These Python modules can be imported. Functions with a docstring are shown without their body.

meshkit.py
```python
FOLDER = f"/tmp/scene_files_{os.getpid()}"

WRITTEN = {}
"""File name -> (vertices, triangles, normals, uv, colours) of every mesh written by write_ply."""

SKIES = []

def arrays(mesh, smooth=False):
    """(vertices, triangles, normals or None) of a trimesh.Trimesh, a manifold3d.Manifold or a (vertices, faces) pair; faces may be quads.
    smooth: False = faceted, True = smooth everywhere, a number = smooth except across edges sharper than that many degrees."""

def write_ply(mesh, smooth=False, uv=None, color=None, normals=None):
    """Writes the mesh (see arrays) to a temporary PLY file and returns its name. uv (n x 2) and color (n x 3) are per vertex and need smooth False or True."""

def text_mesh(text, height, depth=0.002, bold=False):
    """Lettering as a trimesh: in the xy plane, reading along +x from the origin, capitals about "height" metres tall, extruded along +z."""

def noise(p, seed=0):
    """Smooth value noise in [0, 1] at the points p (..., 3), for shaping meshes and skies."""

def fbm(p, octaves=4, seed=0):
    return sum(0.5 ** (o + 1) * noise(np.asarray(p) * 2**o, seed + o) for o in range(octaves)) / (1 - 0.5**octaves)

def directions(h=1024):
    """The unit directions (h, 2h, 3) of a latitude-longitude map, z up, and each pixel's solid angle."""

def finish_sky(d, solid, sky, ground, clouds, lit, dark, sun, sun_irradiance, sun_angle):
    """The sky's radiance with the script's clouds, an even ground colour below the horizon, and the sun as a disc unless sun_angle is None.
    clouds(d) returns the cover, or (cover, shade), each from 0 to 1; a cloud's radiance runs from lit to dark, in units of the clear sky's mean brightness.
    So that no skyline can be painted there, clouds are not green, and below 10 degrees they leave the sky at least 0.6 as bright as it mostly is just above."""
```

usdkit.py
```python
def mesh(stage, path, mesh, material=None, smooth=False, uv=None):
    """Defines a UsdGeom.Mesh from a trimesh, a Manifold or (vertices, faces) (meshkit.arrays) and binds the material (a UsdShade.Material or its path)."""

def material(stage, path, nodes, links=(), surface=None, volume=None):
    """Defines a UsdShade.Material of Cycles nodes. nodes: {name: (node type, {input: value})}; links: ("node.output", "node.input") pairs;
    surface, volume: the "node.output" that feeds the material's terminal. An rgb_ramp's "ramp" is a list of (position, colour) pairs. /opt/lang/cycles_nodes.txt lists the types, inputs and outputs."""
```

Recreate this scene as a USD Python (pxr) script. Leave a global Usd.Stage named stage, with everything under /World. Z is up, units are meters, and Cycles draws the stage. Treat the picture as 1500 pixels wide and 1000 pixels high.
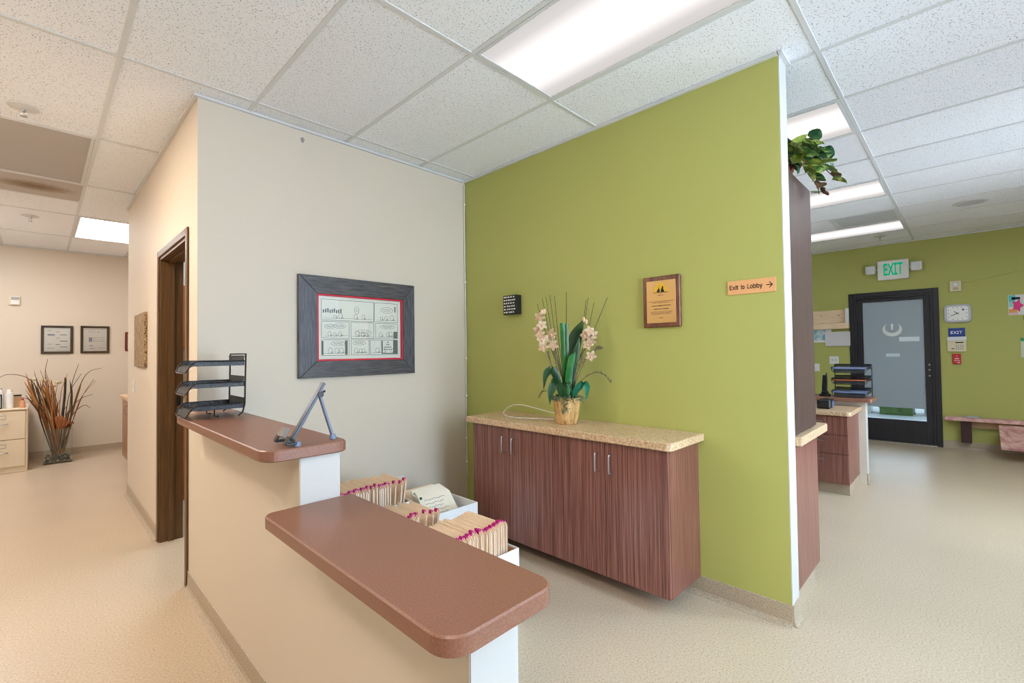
import math, random
import numpy as np, trimesh, usdkit, meshkit
from manifold3d import Manifold
from shapely.geometry import Polygon
from pxr import Usd, UsdGeom, UsdLux, UsdShade, Gf, Sdf, Vt

stage = Usd.Stage.CreateInMemory()
UsdGeom.SetStageUpAxis(stage, 'Z'); UsdGeom.SetStageMetersPerUnit(stage, 1.0)
UsdGeom.Xform.Define(stage, '/World')

# ------------------------------------------------------------------ camera
EYE = (-0.6194, -3.0695, 1.3508); YAW, PITCH, ROLL = 0.7955, 0.0217, -0.0127
fw = np.array([math.sin(YAW)*math.cos(PITCH), math.cos(YAW)*math.cos(PITCH), math.sin(PITCH)])
rt = np.array([math.cos(YAW), -math.sin(YAW), 0.]); up = np.cross(rt, fw)
r2 = math.cos(ROLL)*rt + math.sin(ROLL)*up; u2 = -math.sin(ROLL)*rt + math.cos(ROLL)*up
cam = UsdGeom.Camera.Define(stage, '/World/camera')
cam.AddTransformOp().Set(Gf.Matrix4d(*r2, 0, *u2, 0, *(-fw), 0, *EYE, 1))
cam.CreateHorizontalApertureAttr(36.0); cam.CreateVerticalApertureAttr(24.0)
cam.CreateFocalLengthAttr(679.5/1500*36.0); cam.CreateFStopAttr(0.0); cam.CreateFocusDistanceAttr(4.0)
cam.CreateClippingRangeAttr((0.05, 1000.0))
cam.CreateExposureAttr(1.06)

# ------------------------------------------------------------------ sky and daylight
dome = UsdLux.DomeLight.Define(stage, '/World/sky')
dome.CreateColorAttr(Gf.Vec3f(.74, .86, 1.0)); dome.CreateIntensityAttr(1.0)
def area_light(name, loc, rot, w, h, color, intensity):
    l = UsdLux.RectLight.Define(stage, '/World/'+name)
    l.AddTranslateOp().Set(loc); l.AddRotateXYZOp().Set(rot)
    l.CreateWidthAttr(w); l.CreateHeightAttr(h); l.CreateColorAttr(Gf.Vec3f(*color)); l.CreateIntensityAttr(intensity)
DAY = (.56, .78, 1.0)
area_light('unseen_daylight_window', (1.1, -5.1, 1.5), (90, 0, 0), 1.9, 2.1, DAY, 2.9)  # outside a window out of view, lights wall ends and cream wall
area_light('unseen_daylight_window_001', (4.2, -5.1, 1.5), (90, 0, 0), 1.9, 2.1, DAY, 2.0)  # same for the second unseen window, lighting the lobby
NEUTRAL, WARM = (1., .95, .93), (1., .87, .73)
LENS_IN_VIEW, LENS_UNSEEN_WARM, LENS_UNSEEN = 0.62, 14.0, 9.5          # lens strengths: lights in view, unseen hall lights, unseen and added rear lights

# ------------------------------------------------------------------ plan (metres)
W, L, H, XF, YF, YB, XL = 1.95, -2.432, 2.823, 7.85, 5.8, -4.9, -1.75
GX, GY, G = 0.26, -0.1385, 0.6096

# ------------------------------------------------------------------ helpers
def lin(c): return tuple(((x/255.)/12.92 if x/255. <= .04045 else ((x/255.+.055)/1.055)**2.4) for x in c)
_used = {}
def numbered(parent, name):
    k = (parent, name); n = _used.get(k, 0); _used[k] = n+1
    return name if n == 0 else '%s_%03d' % (name, n)
def tag(o, label=None, cat=None, group=None, kind=None):
    p = o.GetPrim() if hasattr(o, 'GetPrim') else o
    for k, v in (('label', label), ('category', cat), ('group', group), ('kind', kind)):
        if v: p.SetCustomDataByKey(k, v)
    return o
def pathof(p): return '/World' if p is None else str((p.GetPrim() if hasattr(p, 'GetPrim') else p).GetPath())
def obj(name, m, mat, parent=None, smooth=False, label=None):
    pp = pathof(parent)
    if isinstance(m, (list,)): m = trimesh.util.concatenate(m)
    o = usdkit.mesh(stage, pp + '/' + numbered(pp, name), m, mat, smooth=smooth)
    if label: tag(o, label)
    return o
def thing(name, label, cat, loc=(0, 0, 0), rz=0., group=None, kind=None):
    x = UsdGeom.Xform.Define(stage, '/World/' + numbered('/World', name))
    x.AddTranslateOp().Set(Gf.Vec3d(*loc)); x.AddRotateZOp().Set(rz)
    return tag(x, label, cat, group, kind)
def part(name, parent):
    pp = pathof(parent); return UsdGeom.Xform.Define(stage, pp + '/' + numbered(pp, name))
def dup(src, name, loc, rz, label, cat, group, rx=0., ry=0., scale=None):
    x = UsdGeom.Xform.Define(stage, '/World/' + numbered('/World', name))
    p = x.GetPrim(); p.GetReferences().AddInternalReference(src.GetPrim().GetPath())
    x = UsdGeom.Xform(p); x.ClearXformOpOrder()
    x.MakeMatrixXform().Set(xf(loc, rx, ry, rz, scale))
    p.SetInstanceable(True); tag(p, label, cat, group); return p
def xf(loc, rx=0, ry=0, rz=0, scale=None):
    m = Gf.Matrix4d(1.)
    if scale: m = m*Gf.Matrix4d().SetScale(Gf.Vec3d(*scale))
    for ax, a in (((1, 0, 0), rx), ((0, 1, 0), ry), ((0, 0, 1), rz)):
        m = m*Gf.Matrix4d().SetRotate(Gf.Rotation(Gf.Vec3d(*ax), a))
    return m*Gf.Matrix4d().SetTranslate(Gf.Vec3d(*loc))

def box(x0, x1, y0, y1, z0, z1, b=0.):
    if b <= 0:
        return trimesh.creation.box(bounds=[[min(x0, x1), min(y0, y1), min(z0, z1)], [max(x0, x1), max(y0, y1), max(z0, z1)]])
    x0, x1 = sorted((x0, x1)); y0, y1 = sorted((y0, y1)); z0, z1 = sorted((z0, z1))
    b = min(b, (x1-x0)*.49, (y1-y0)*.49, (z1-z0)*.49); pts = []
    for sx, sy, sz in [(i, j, k) for i in (0, 1) for j in (0, 1) for k in (0, 1)]:
        X, Y, Z = (x0, x1)[sx], (y0, y1)[sy], (z0, z1)[sz]; dx, dy, dz = b*(1-2*sx), b*(1-2*sy), b*(1-2*sz)
        pts += [(X, Y+dy, Z+dz), (X+dx, Y, Z+dz), (X+dx, Y+dy, Z)]
    return trimesh.convex.convex_hull(np.array(pts))
def rrect(x0, x1, y0, y1, r, n=9):
    """rounded rectangle; r one radius or four (x0y0, x1y0, x1y1, x0y1)"""
    r = [r]*4 if np.ndim(r) == 0 else r; pts = []
    for (cx, cy, a0, rr) in ((x0, y0, 180, r[0]), (x1, y0, 270, r[1]), (x1, y1, 0, r[2]), (x0, y1, 90, r[3])):
        rr = max(rr, 1e-4); ox = cx + (rr if cx == x0 else -rr); oy = cy + (rr if cy == y0 else -rr)
        for k in range(n+1):
            a = math.radians(a0 + 90*k/n); pts.append((ox+rr*math.cos(a), oy+rr*math.sin(a)))
    return Polygon(pts)
def prism(poly, h, z=0.):
    m = trimesh.creation.extrude_polygon(poly if isinstance(poly, Polygon) else Polygon(poly), h)
    m.apply_translation((0, 0, z)); return m
def slab_xy(poly, z0, z1, b=.004):
    """a plan outline as a slab with softly chamfered top and bottom edges (convex outlines)"""
    c = np.array(poly.exterior.coords)[:-1]; i = np.array(poly.buffer(-b).exterior.coords)[:-1]
    pts = [(*p, z) for p in c for z in (z0+b, z1-b)] + [(*p, z) for p in i for z in (z0, z1)]
    return trimesh.convex.convex_hull(np.array(pts))
def wallx(m, x, y, z):
    """(u, v, w) -> on a wall that faces -x: u runs along -y, v up, w out of the wall"""
    m = m.copy(); v = m.vertices.copy(); m.vertices = np.c_[x-v[:, 2], y-v[:, 0], z+v[:, 1]]; return m
def wally(m, x, y, z):
    """(u, v, w) -> on a wall that faces -y: u along +x, v up, w out of the wall"""
    m = m.copy(); v = m.vertices.copy(); m.vertices = np.c_[x+v[:, 0], y-v[:, 2], z+v[:, 1]]; return m
def flat(u0, u1, v0, v1, w0, w1, b=0.): return box(u0, u1, v0, v1, w0, w1, b)
def tube(path, r, sides=8, closed=False):
    p = np.asarray(path, float); n = len(p); r = np.broadcast_to(r, (n,))
    t = np.gradient(p, axis=0)
    if closed: t = np.roll(p, -1, 0) - np.roll(p, 1, 0)
    t /= np.linalg.norm(t, axis=1, keepdims=True)+1e-12
    a = np.zeros_like(p); ref = np.array([0, 0, 1.]) if abs(t[0, 2]) < .9 else np.array([1., 0, 0])
    prev = np.cross(t[0], ref)
    for i in range(n):
        prev = prev - t[i]*np.dot(prev, t[i]); prev /= np.linalg.norm(prev)+1e-12; a[i] = prev
    b = np.cross(t, a); ang = np.arange(sides)*2*np.pi/sides
    v = (p[:, None] + r[:, None, None]*(np.cos(ang)[None, :, None]*a[:, None] + np.sin(ang)[None, :, None]*b[:, None])).reshape(-1, 3)
    f = []
    for i in range(n if closed else n-1):
        j = (i+1) % n
        for s in range(sides):
            q = (s+1) % sides; f += [(i*sides+s, i*sides+q, j*sides+q), (i*sides+s, j*sides+q, j*sides+s)]
    v = list(v)
    if not closed:
        for e, c in ((0, p[0]), (n-1, p[-1])):
            v.append(c); k = len(v)-1
            for s in range(sides):
                q = (s+1) % sides; f.append((k, e*sides+q, e*sides+s) if e == 0 else (k, e*sides+s, e*sides+q))
    return trimesh.Trimesh(np.array(v), np.array(f), process=False)
def cyl(a, b, r, sides=14): return tube([a, b], r, sides)
def lathe(prof, n=32):
    return trimesh.creation.revolve(np.array(prof, float), sections=n)
def bez(pts, n=12):
    """smooth curve through the points (Catmull-Rom)"""
    p = np.asarray(pts, float); p = np.vstack([2*p[0]-p[1], p, 2*p[-1]-p[-2]]); out = []
    for i in range(1, len(p)-2):
        for s in np.linspace(0, 1, n, endpoint=False):
            a, b, c, d = p[i-1], p[i], p[i+1], p[i+2]
            out.append(.5*(2*b+(c-a)*s+(2*a-5*b+4*c-d)*s*s+(3*b-a-3*c+d)*s**3))
    return np.array(out+[p[-2]])
def ribbon(path, width, side, fold=.25, th=.0012):
    """a leaf blade along a path, folded along its midrib, with a real thickness"""
    p = np.asarray(path, float); n = len(p); w = np.broadcast_to(width, (n,))
    t = np.gradient(p, axis=0); t /= np.linalg.norm(t, axis=1, keepdims=True)+1e-12
    s = np.asarray(side, float)[None]-t*(t@np.asarray(side, float))[:, None]; s /= np.linalg.norm(s, axis=1, keepdims=True)+1e-12
    nn = np.cross(t, s)
    rows = [p+s*w[:, None]*.5+nn*w[:, None]*fold*.5, p, p-s*w[:, None]*.5+nn*w[:, None]*fold*.5]
    top = [x+nn*th*.5 for x in rows]; bot = [x-nn*th*.5 for x in rows]
    v = np.concatenate(top+bot); f = []
    def q(a, b, c, d): f.extend([(a, b, c), (a, c, d)])
    for i in range(n-1):
        for k in (0, 1):
            q(k*n+i, (k+1)*n+i, (k+1)*n+i+1, k*n+i+1); q((3+k)*n+i, (3+k)*n+i+1, (4+k)*n+i+1, (4+k)*n+i)
        q(i, i+1, 3*n+i+1, 3*n+i); q(2*n+i, 5*n+i, 5*n+i+1, 2*n+i+1)
    return trimesh.Trimesh(v, np.array(f), process=False)
def text(s, h, depth=.001, bold=False, width=None):
    m = meshkit.text_mesh(s, h, depth, bold)
    if width: m.apply_scale([width/(m.bounds[1][0]-m.bounds[0][0]), 1, 1])
    m.apply_translation((-m.bounds[0][0], 0, 0)); return m

# ------------------------------------------------------------------ materials
def mat(name, nodes, links=(), surface='p.BSDF', volume=None):
    return usdkit.material(stage, '/World/Looks/'+name, nodes, links, surface=surface, volume=volume)
def plain(name, rgb, rough=.5, **kw):
    return mat(name, {'p': ('principled_bsdf', dict(base_color=lin(rgb), roughness=rough, **kw))})
def tex(name, stops, scale, rough=.5, mscale=(1, 1, 1), detail=4, bump=0., kind='noise_texture', dist=0., **kw):
    inp = {'scale': scale}
    if kind == 'noise_texture': inp.update(detail=detail, distortion=dist, roughness=.6)
    nodes = {'tc': ('texture_coordinate', {}), 'mp': ('mapping', {'scale': mscale}), 'n': (kind, inp),
             'r': ('rgb_ramp', {'ramp': [(a, lin(c)) for a, c in stops]}), 'p': ('principled_bsdf', dict(roughness=rough, **kw))}
    out = 'n.fac' if kind == 'noise_texture' else 'n.distance'
    links = [('tc.object', 'mp.vector'), ('mp.vector', 'n.vector'), (out, 'r.fac'), ('r.color', 'p.base_color')]
    if bump:
        nodes['b'] = ('bump', {'strength': bump, 'distance': .002}); links += [(out, 'b.height'), ('b.normal', 'p.normal')]
    return mat(name, nodes, links)
def pane(name, tint=(1, 1, 1), rough=.0, ior=1.5):
    return mat(name, {'t': ('transparent_bsdf', {'color': tint}), 'g': ('glossy_bsdf', {'color': (1, 1, 1), 'roughness': rough}),
                      'f': ('fresnel', {'IOR': ior}), 'm': ('mix_closure', {})},
               [('f.fac', 'm.fac'), ('t.BSDF', 'm.closure1'), ('g.BSDF', 'm.closure2')], surface='m.closure')
def glow(name, color, strength):
    return mat(name, {'e': ('emission', {'color': color, 'strength': strength})}, surface='e.emission')
def leafmat(name, stops, scale, trans=.3, rough=.35):
    return mat(name, {'tc': ('texture_coordinate', {}), 'n': ('noise_texture', {'scale': scale, 'detail': 3}),
                      'r': ('rgb_ramp', {'ramp': [(a, lin(c)) for a, c in stops]}), 'p': ('principled_bsdf', {'roughness': rough}),
                      't': ('translucent_bsdf', {}), 'm': ('mix_closure', {'fac': trans})},
               [('tc.object', 'n.vector'), ('n.fac', 'r.fac'), ('r.color', 'p.base_color'), ('r.color', 't.color'),
                ('p.BSDF', 'm.closure1'), ('t.BSDF', 'm.closure2')], surface='m.closure')

def paint(name, rgb):
    return mat(name, {'tc': ('texture_coordinate', {}), 'n': ('noise_texture', {'scale': 90, 'detail': 3}),
                      'b': ('bump', {'strength': .12, 'distance': .003}), 'p': ('principled_bsdf', {'base_color': lin(rgb), 'roughness': .55, 'specular_ior_level': .3})},
               [('tc.object', 'n.vector'), ('n.fac', 'b.height'), ('b.normal', 'p.normal')])
M_cream = paint('cream_paint', (216, 204, 188))
M_white = paint('white_paint', (198, 196, 193))
M_green = paint('green_paint', (178, 180, 102))
M_ceil_deck = plain('deck', (120, 120, 118), .9)
def ceiling_tile_mat(name, base):
    return mat(name, {'tc': ('texture_coordinate', {}), 'n': ('noise_texture', {'scale': 132, 'detail': 2, 'roughness': .6}), 'n2': ('noise_texture', {'scale': 5, 'detail': 2}),
                      'r': ('rgb_ramp', {'ramp': [(.0, lin((132, 130, 128))), (.33, lin((150, 148, 146))), (.40, lin(base)), (1., lin(base))]}),
                      'b': ('bump', {'strength': .35, 'distance': .003}), 'p': ('principled_bsdf', {'roughness': .9, 'specular_ior_level': .1})},
               [('tc.object', 'n.vector'), ('n.fac', 'r.fac'), ('r.color', 'p.base_color'), ('n.fac', 'b.height'), ('b.normal', 'p.normal')])
M_tile = ceiling_tile_mat('ceiling_tile', (243, 245, 250)); M_tile2 = ceiling_tile_mat('ceiling_tile_b', (238, 240, 245))
M_tee = plain('tee_bar_paint', (214, 215, 216), .5)
M_floor = mat('speckled_vinyl', {'tc': ('texture_coordinate', {}), 'n': ('noise_texture', {'scale': 115, 'detail': 3, 'roughness': .75}), 'n2': ('noise_texture', {'scale': 1.3, 'detail': 3}),
      'r': ('rgb_ramp', {'ramp': [(.28, lin((146, 125, 101))), (.44, lin((196, 177, 152))), (.6, lin((208, 190, 168))), (.8, lin((226, 214, 199)))]}),
      'r2': ('rgb_ramp', {'ramp': [(.3, (.93, .93, .93)), (.7, (1, 1, 1))]}), 'mx': ('mix', {'mix_type': 'multiply', 'fac': 1.}),
      'p': ('principled_bsdf', {'roughness': .32, 'specular_ior_level': .45})},
      [('tc.object', 'n.vector'), ('tc.object', 'n2.vector'), ('n.fac', 'r.fac'), ('n2.fac', 'r2.fac'), ('r.color', 'mx.color1'), ('r2.color', 'mx.color2'), ('mx.color', 'p.base_color')])
M_counter = tex('brown_laminate', [(.3, (126, 84, 66)), (.5, (138, 94, 75)), (.7, (150, 106, 88))], 220, .36, bump=.03)
M_wood = tex('dark_wood_laminate', [(.29, (78, 43, 39)), (.45, (116, 72, 64)), (.57, (142, 95, 84)), (.74, (174, 128, 113))], 3.0, .3, mscale=(72, 72, .7), detail=5)
M_wood_grey = tex('grey_brown_laminate', [(.28, (47, 28, 23)), (.45, (66, 41, 34)), (.6, (80, 54, 46)), (.75, (97, 70, 60))], 3.0, .42, mscale=(55, 55, .8), detail=5)
M_wood_red = tex('red_wood_laminate', [(.28, (88, 48, 42)), (.45, (122, 74, 64)), (.6, (142, 92, 80)), (.75, (164, 116, 102))], 3.0, .3, mscale=(55, 55, .8), detail=5)
M_stone = tex('tan_speckled_laminate', [(.25, (142, 108, 86)), (.42, (194, 160, 125)), (.55, (214, 183, 147)), (.75, (236, 212, 182))], 85, .35, detail=5)
M_pinkstone = tex('pink_marbled_laminate', [(.3, (172, 108, 110)), (.45, (200, 146, 144)), (.6, (218, 176, 168)), (.75, (232, 206, 190))], 7, .35, dist=1.5)
M_steel = plain('brushed_steel', (190, 192, 196), .28, metallic=1.0)
M_black = plain('black_wire', (26, 28, 34), .4)
M_blackplastic = plain('black_plastic', (22, 23, 26), .4)
M_doorblack = tex('dark_stained_door', [(.3, (30, 30, 36)), (.7, (44, 44, 52))], 3, .38, mscale=(40, 40, 1))
M_doorbrown = tex('brown_stained_door', [(.3, (84, 58, 34)), (.7, (116, 84, 50))], 3, .4, mscale=(40, 40, 1))
M_frost = mat('frosted_film', {'p': ('principled_bsdf', {'base_color': lin((172, 186, 196)), 'roughness': .3}), 't': ('translucent_bsdf', {'color': lin((172, 186, 196))}), 'm': ('mix_closure', {'fac': .15})},
              [('p.BSDF', 'm.closure1'), ('t.BSDF', 'm.closure2')], surface='m.closure')
M_pane = pane('clear_pane'); M_pane_tint = pane('door_pane', (.85, .9, .92))
M_paper = plain('white_paper', (238, 236, 230), .8)
M_ink = plain('black_ink', (30, 30, 32), .7)
M_greyink = plain('grey_ink', (96, 100, 98), .7)
M_plasticwhite = plain('white_plastic', (232, 232, 230), .4)
M_beige = plain('beige_plastic', (222, 210, 178), .45)
M_manila = tex('manila_card', [(.3, (246, 216, 184)), (.7, (252, 230, 206))], 12, .7)
M_magenta = plain('magenta_label', (184, 22, 120), .5)
M_binwhite = plain('white_bin', (236, 240, 242), .45)

# ------------------------------------------------------------------ the setting
def struct(name, m, material, label, cat, smooth=False):
    return tag(obj(name, m, material, None, smooth), label, cat, kind='structure')
struct('floor', box(XL, XF+.12, YB, YF, -.05, 0), M_floor, 'speckled beige sheet vinyl floor through hall and lobby', 'floor')
# walls (tops end at the ceiling)
T = .12
DY0, DY1, DZ = .25, 1.15, 2.07         # hall door opening
wh = struct('wall_hall', [box(0, T, 0, DY0, 0, H), box(0, T, DY1, 2.87, 0, H), box(0, T, DY0, DY1, DZ, H)], M_cream, 'cream hall wall with the dark doorway, right of the corridor', 'wall')
wb = struct('wall_back', box(T, W, 0, T, 0, H), M_cream, 'cream wall behind the files, carrying the wide grey framed print', 'wall')
obj('scuff', wally(prism(Polygon([(.012*math.cos(a)*(1+.2*math.sin(3*a)), .018*math.sin(a)) for a in np.linspace(0, 6.28, 14)[:-1]]), .002), .579, 0, 2.75), plain('scuff', (150, 146, 140), .9), wb)
wp = struct('wall_partition', box(W, W+T, L, T, 0, H), M_green, 'lime green partition wall behind the low wooden cabinet', 'wall')
obj('end_cap', box(W+.001, W+T+.002, L-.004, L, .1, H), M_white, wp, label='white painted end of the green partition')
struct('wall_far', [box(XF, XF+T, YB, -2.755, 0, H), box(XF, XF+T, -1.885, T, 0, H), box(XF, XF+T, -2.755, -1.885, 2.08, H)], M_green, 'green far lobby wall around the dark glazed door', 'wall')
struct('wall_lobby', box(W+T, XF, 0, T, 0, H), M_cream, 'cream wall closing the lobby behind the reception desk', 'wall')
struct('wall_end', box(XL, 1.0, YF, YF+T, 0, H), M_cream, 'cream wall at the end of the hall with two framed papers', 'wall')
struct('wall_left', box(XL-T, XL, YB, YF, 0, H), M_cream, 'cream left wall of the hall', 'wall')
struct('wall_room', [box(T, W+T, 2.75, 2.87, 0, H), box(W, W+T, T, 2.75, 0, H)], M_cream, 'cream walls of the small room behind the hall door', 'wall')
struct('wall_recess', box(.8, .92, 2.87, YF, 0, H), M_cream, 'cream wall closing the recess at the hall end', 'wall')
WIN = [(.1, 2.1), (3.2, 5.2)]; WZ0, WZ1 = .4, 2.6  # windows out of view, placed to bring cool daylight in from behind
rear = [box(XL, .1, YB-T, YB, 0, H), box(2.1, 3.2, YB-T, YB, 0, H), box(5.2, XF+T, YB-T, YB, 0, H)]
for a, b in WIN: rear += [box(a, b, YB-T, YB, 0, WZ0), box(a, b, YB-T, YB, WZ1, H)]
struct('wall_rear', rear, M_white, 'white rear wall with two unseen windows, behind the viewpoint', 'wall')
for i, (a, b) in enumerate(WIN):
    w = tag(UsdGeom.Xform.Define(stage, '/World/window_%d' % (i+1)), ('left' if i == 0 else 'right')+' window in the rear wall, unseen, lighting the room', 'window', kind='structure')
    obj('window_frame', [box(a, b, YB-.1, YB-.02, WZ0, WZ0+.05), box(a, b, YB-.1, YB-.02, WZ1-.05, WZ1), box(a, a+.05, YB-.1, YB-.02, WZ0+.05, WZ1-.05), box(b-.05, b, YB-.1, YB-.02, WZ0+.05, WZ1-.05)], M_white, w)
    obj('mullion', box((a+b)/2-.025, (a+b)/2+.025, YB-.09, YB-.03, WZ0+.05, WZ1-.05), M_white, w)
    for p in ((a+.05, (a+b)/2-.025), ((a+b)/2+.025, b-.05)): obj('pane', box(*p, YB-.065, YB-.059, WZ0+.05, WZ1-.05), M_pane, w)
# knee wall under the two counters
KX, KY1, KY0 = .141, -1.447, -2.328
kw = struct('wall_knee', [box(0, KX, KY1, 0, 0, 1.0), box(0, KX, KY0, KY1, 0, .80)], M_cream, 'stepped cream half wall carrying the brown counters', 'wall')
obj('end_cap', [box(.002, KX, KY0-.003, KY0, .1, .80), box(.002, KX, KY1-.003, KY1, .84, 1.0)], M_white, kw, label='whiter end faces of the stepped half wall')  # thin whiter faces set on the ends of the cream half wall

# cove base of the floor material, turned up the walls
PROF = [(0, 0), (.032, 0), (.02, .003), (.011, .01), (.006, .022), (.005, .1), (0, .102)]
M_base = tex('cove_base', [(.3, (148, 132, 110)), (.5, (176, 160, 138)), (.7, (198, 184, 164))], 160, .4)
def cove(a, b, out):
    """base along a->b in plan, standing off the wall towards `out`"""
    a, b, o = np.array(a, float), np.array(b, float), np.array(out, float)
    pts = [(*(q+o*d), z) for q in (a, b) for d, z in PROF]; n = len(PROF); f = []
    for i in range(n):
        j = (i+1) % n; f += [(i, j, n+j), (i, n+j, n+i)]
    for i in range(1, n-1): f += [(0, i+1, i), (n, n+i, n+i+1)]
    m = trimesh.Trimesh(np.array(pts), np.array(f), process=False); m.fix_normals(); return m
for nm, segs, lab in (
    ('baseboard_hall', [((0, 1.2), (0, 2.87), (-1, 0))], 'tan cove base along the cream hall wall'),
    ('baseboard_knee', [((0, KY0), (0, .2), (-1, 0)), ((0, KY0), (KX, KY0), (0, -1)), ((KX, KY0), (KX, 0), (1, 0))], 'tan cove base along the stepped half wall'),
    ('baseboard_back', [((KX, 0), (W, 0), (0, -1))], 'cove base along the cream wall behind the files'),
    ('baseboard_partition', [((W, L-.004), (W, 0), (-1, 0)), ((W, L-.004), (W+T, L-.004), (0, -1))], 'grey beige cove base along the green partition'),
    ('baseboard_far', [((XF, YB), (XF, -2.815), (-1, 0)), ((XF, -1.825), (XF, 0), (-1, 0))], 'cove base along the green far wall'),
    ('baseboard_end', [((XL, YF), (.9, YF), (0, -1))], 'tan cove base at the end of the hall'),
    ('baseboard_left', [((XL, YB), (XL, YF), (1, 0))], 'tan cove base along the left hall wall'),
    ('baseboard_lobby', [((W+T, 0), (XF, 0), (0, -1))], 'cove base along the lobby wall')):
    struct(nm, [cove(*s) for s in segs], M_base, lab, 'baseboard')

# ceiling: backing, tiles one by one, tee bars
ceil = tag(UsdGeom.Xform.Define(stage, '/World/ceiling'), 'white suspended ceiling of flecked tiles in a painted grid', 'ceiling', kind='structure')
obj('deck', box(XL-T, XF+T, YB-T, YF+T, H+.14, H+.2), M_ceil_deck, ceil)
xs = [GX+i*G for i in range(-4, 14)]; ys = [GY+k*2*G for k in range(-5, 6)]
def col(i): return xs[i+4]
fixtures = {}
def cell(i, k, half=None): fixtures[(i, k)] = half
LIGHTS_VIEW = [(1, -2, 'neutral'), (4, -2, 'neutral'), (7, -2, 'neutral'), (10, -2, 'neutral'), (-1, 3, 'hall')]
LIGHTS_UNSEEN = [(-3, -3, 'unseen_warm_rear'), (-3, 0, 'warm'), (-3, 3, 'unseen_hall'), (1, -4, 'back'), (4, -4, 'back'), (7, -4, 'added_far'), (1, 1, 'back')]  # out of view: unseen hall and small room lights, rear row added as fill
for l in LIGHTS_VIEW+LIGHTS_UNSEEN: fixtures[l[:2]] = None
fixtures[(-2, 1)] = None; fixtures[(-2, 2)] = 'stain'; fixtures[(9, -2)] = 'vent'
rnd = random.Random(3)
def add_tile(x0, x1, y0, y1):
    x0, x1, y0, y1 = max(x0, XL), min(x1, XF), max(y0, YB), min(y1, YF)
    if x1-x0 < .04 or y1-y0 < .04: return
    obj('ceiling_tile', box(x0+.002, x1-.002, y0+.002, y1-.002, H+rnd.uniform(.001, .002), H+.016), rnd.choice((M_tile, M_tile, M_tile2)), ceil)
def in_room(x0, x1, y0, y1):
    return not (.92 < (x0+x1)/2 and y0 > 2.8)
for ix in range(-4, 13):
    for k in range(-5, 5):
        x0, x1, y0, y1 = col(ix), col(ix)+G, GY+k*2*G, GY+(k+1)*2*G
        if not in_room(x0, x1, y0, y1): continue
        if (ix, k) in fixtures:
            if fixtures[(ix, k)] == 'stain': add_tile(x0, x1, y0+G, y1)
            elif fixtures[(ix, k)] == 'vent': add_tile(x0, x1, y0+G, y1)
            continue
        add_tile(x0, x1, y0, y1)
for y in ys:
    if YB < y < YF: obj('tee_bar', box(XL, XF if y < 2.8 else .92, y-.012, y+.012, H-.003, H+.004, .001), M_tee, ceil)
for i, x in enumerate(xs):
    if XL < x < XF: obj('tee_bar', box(x-.012, x+.012, YB, YF if x < .92 else 2.75, H-.0025, H+.004, .001), M_tee, ceil)
for y in (GY+5*G,): obj('tee_bar', box(col(-2), col(-1), y-.012, y+.012, H-.003, H+.004), M_tee, ceil)
obj('tee_bar', box(col(9), col(10), GY-3*G-.012, GY-3*G+.012, H-.003, H+.004), M_tee, ceil)
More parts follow.
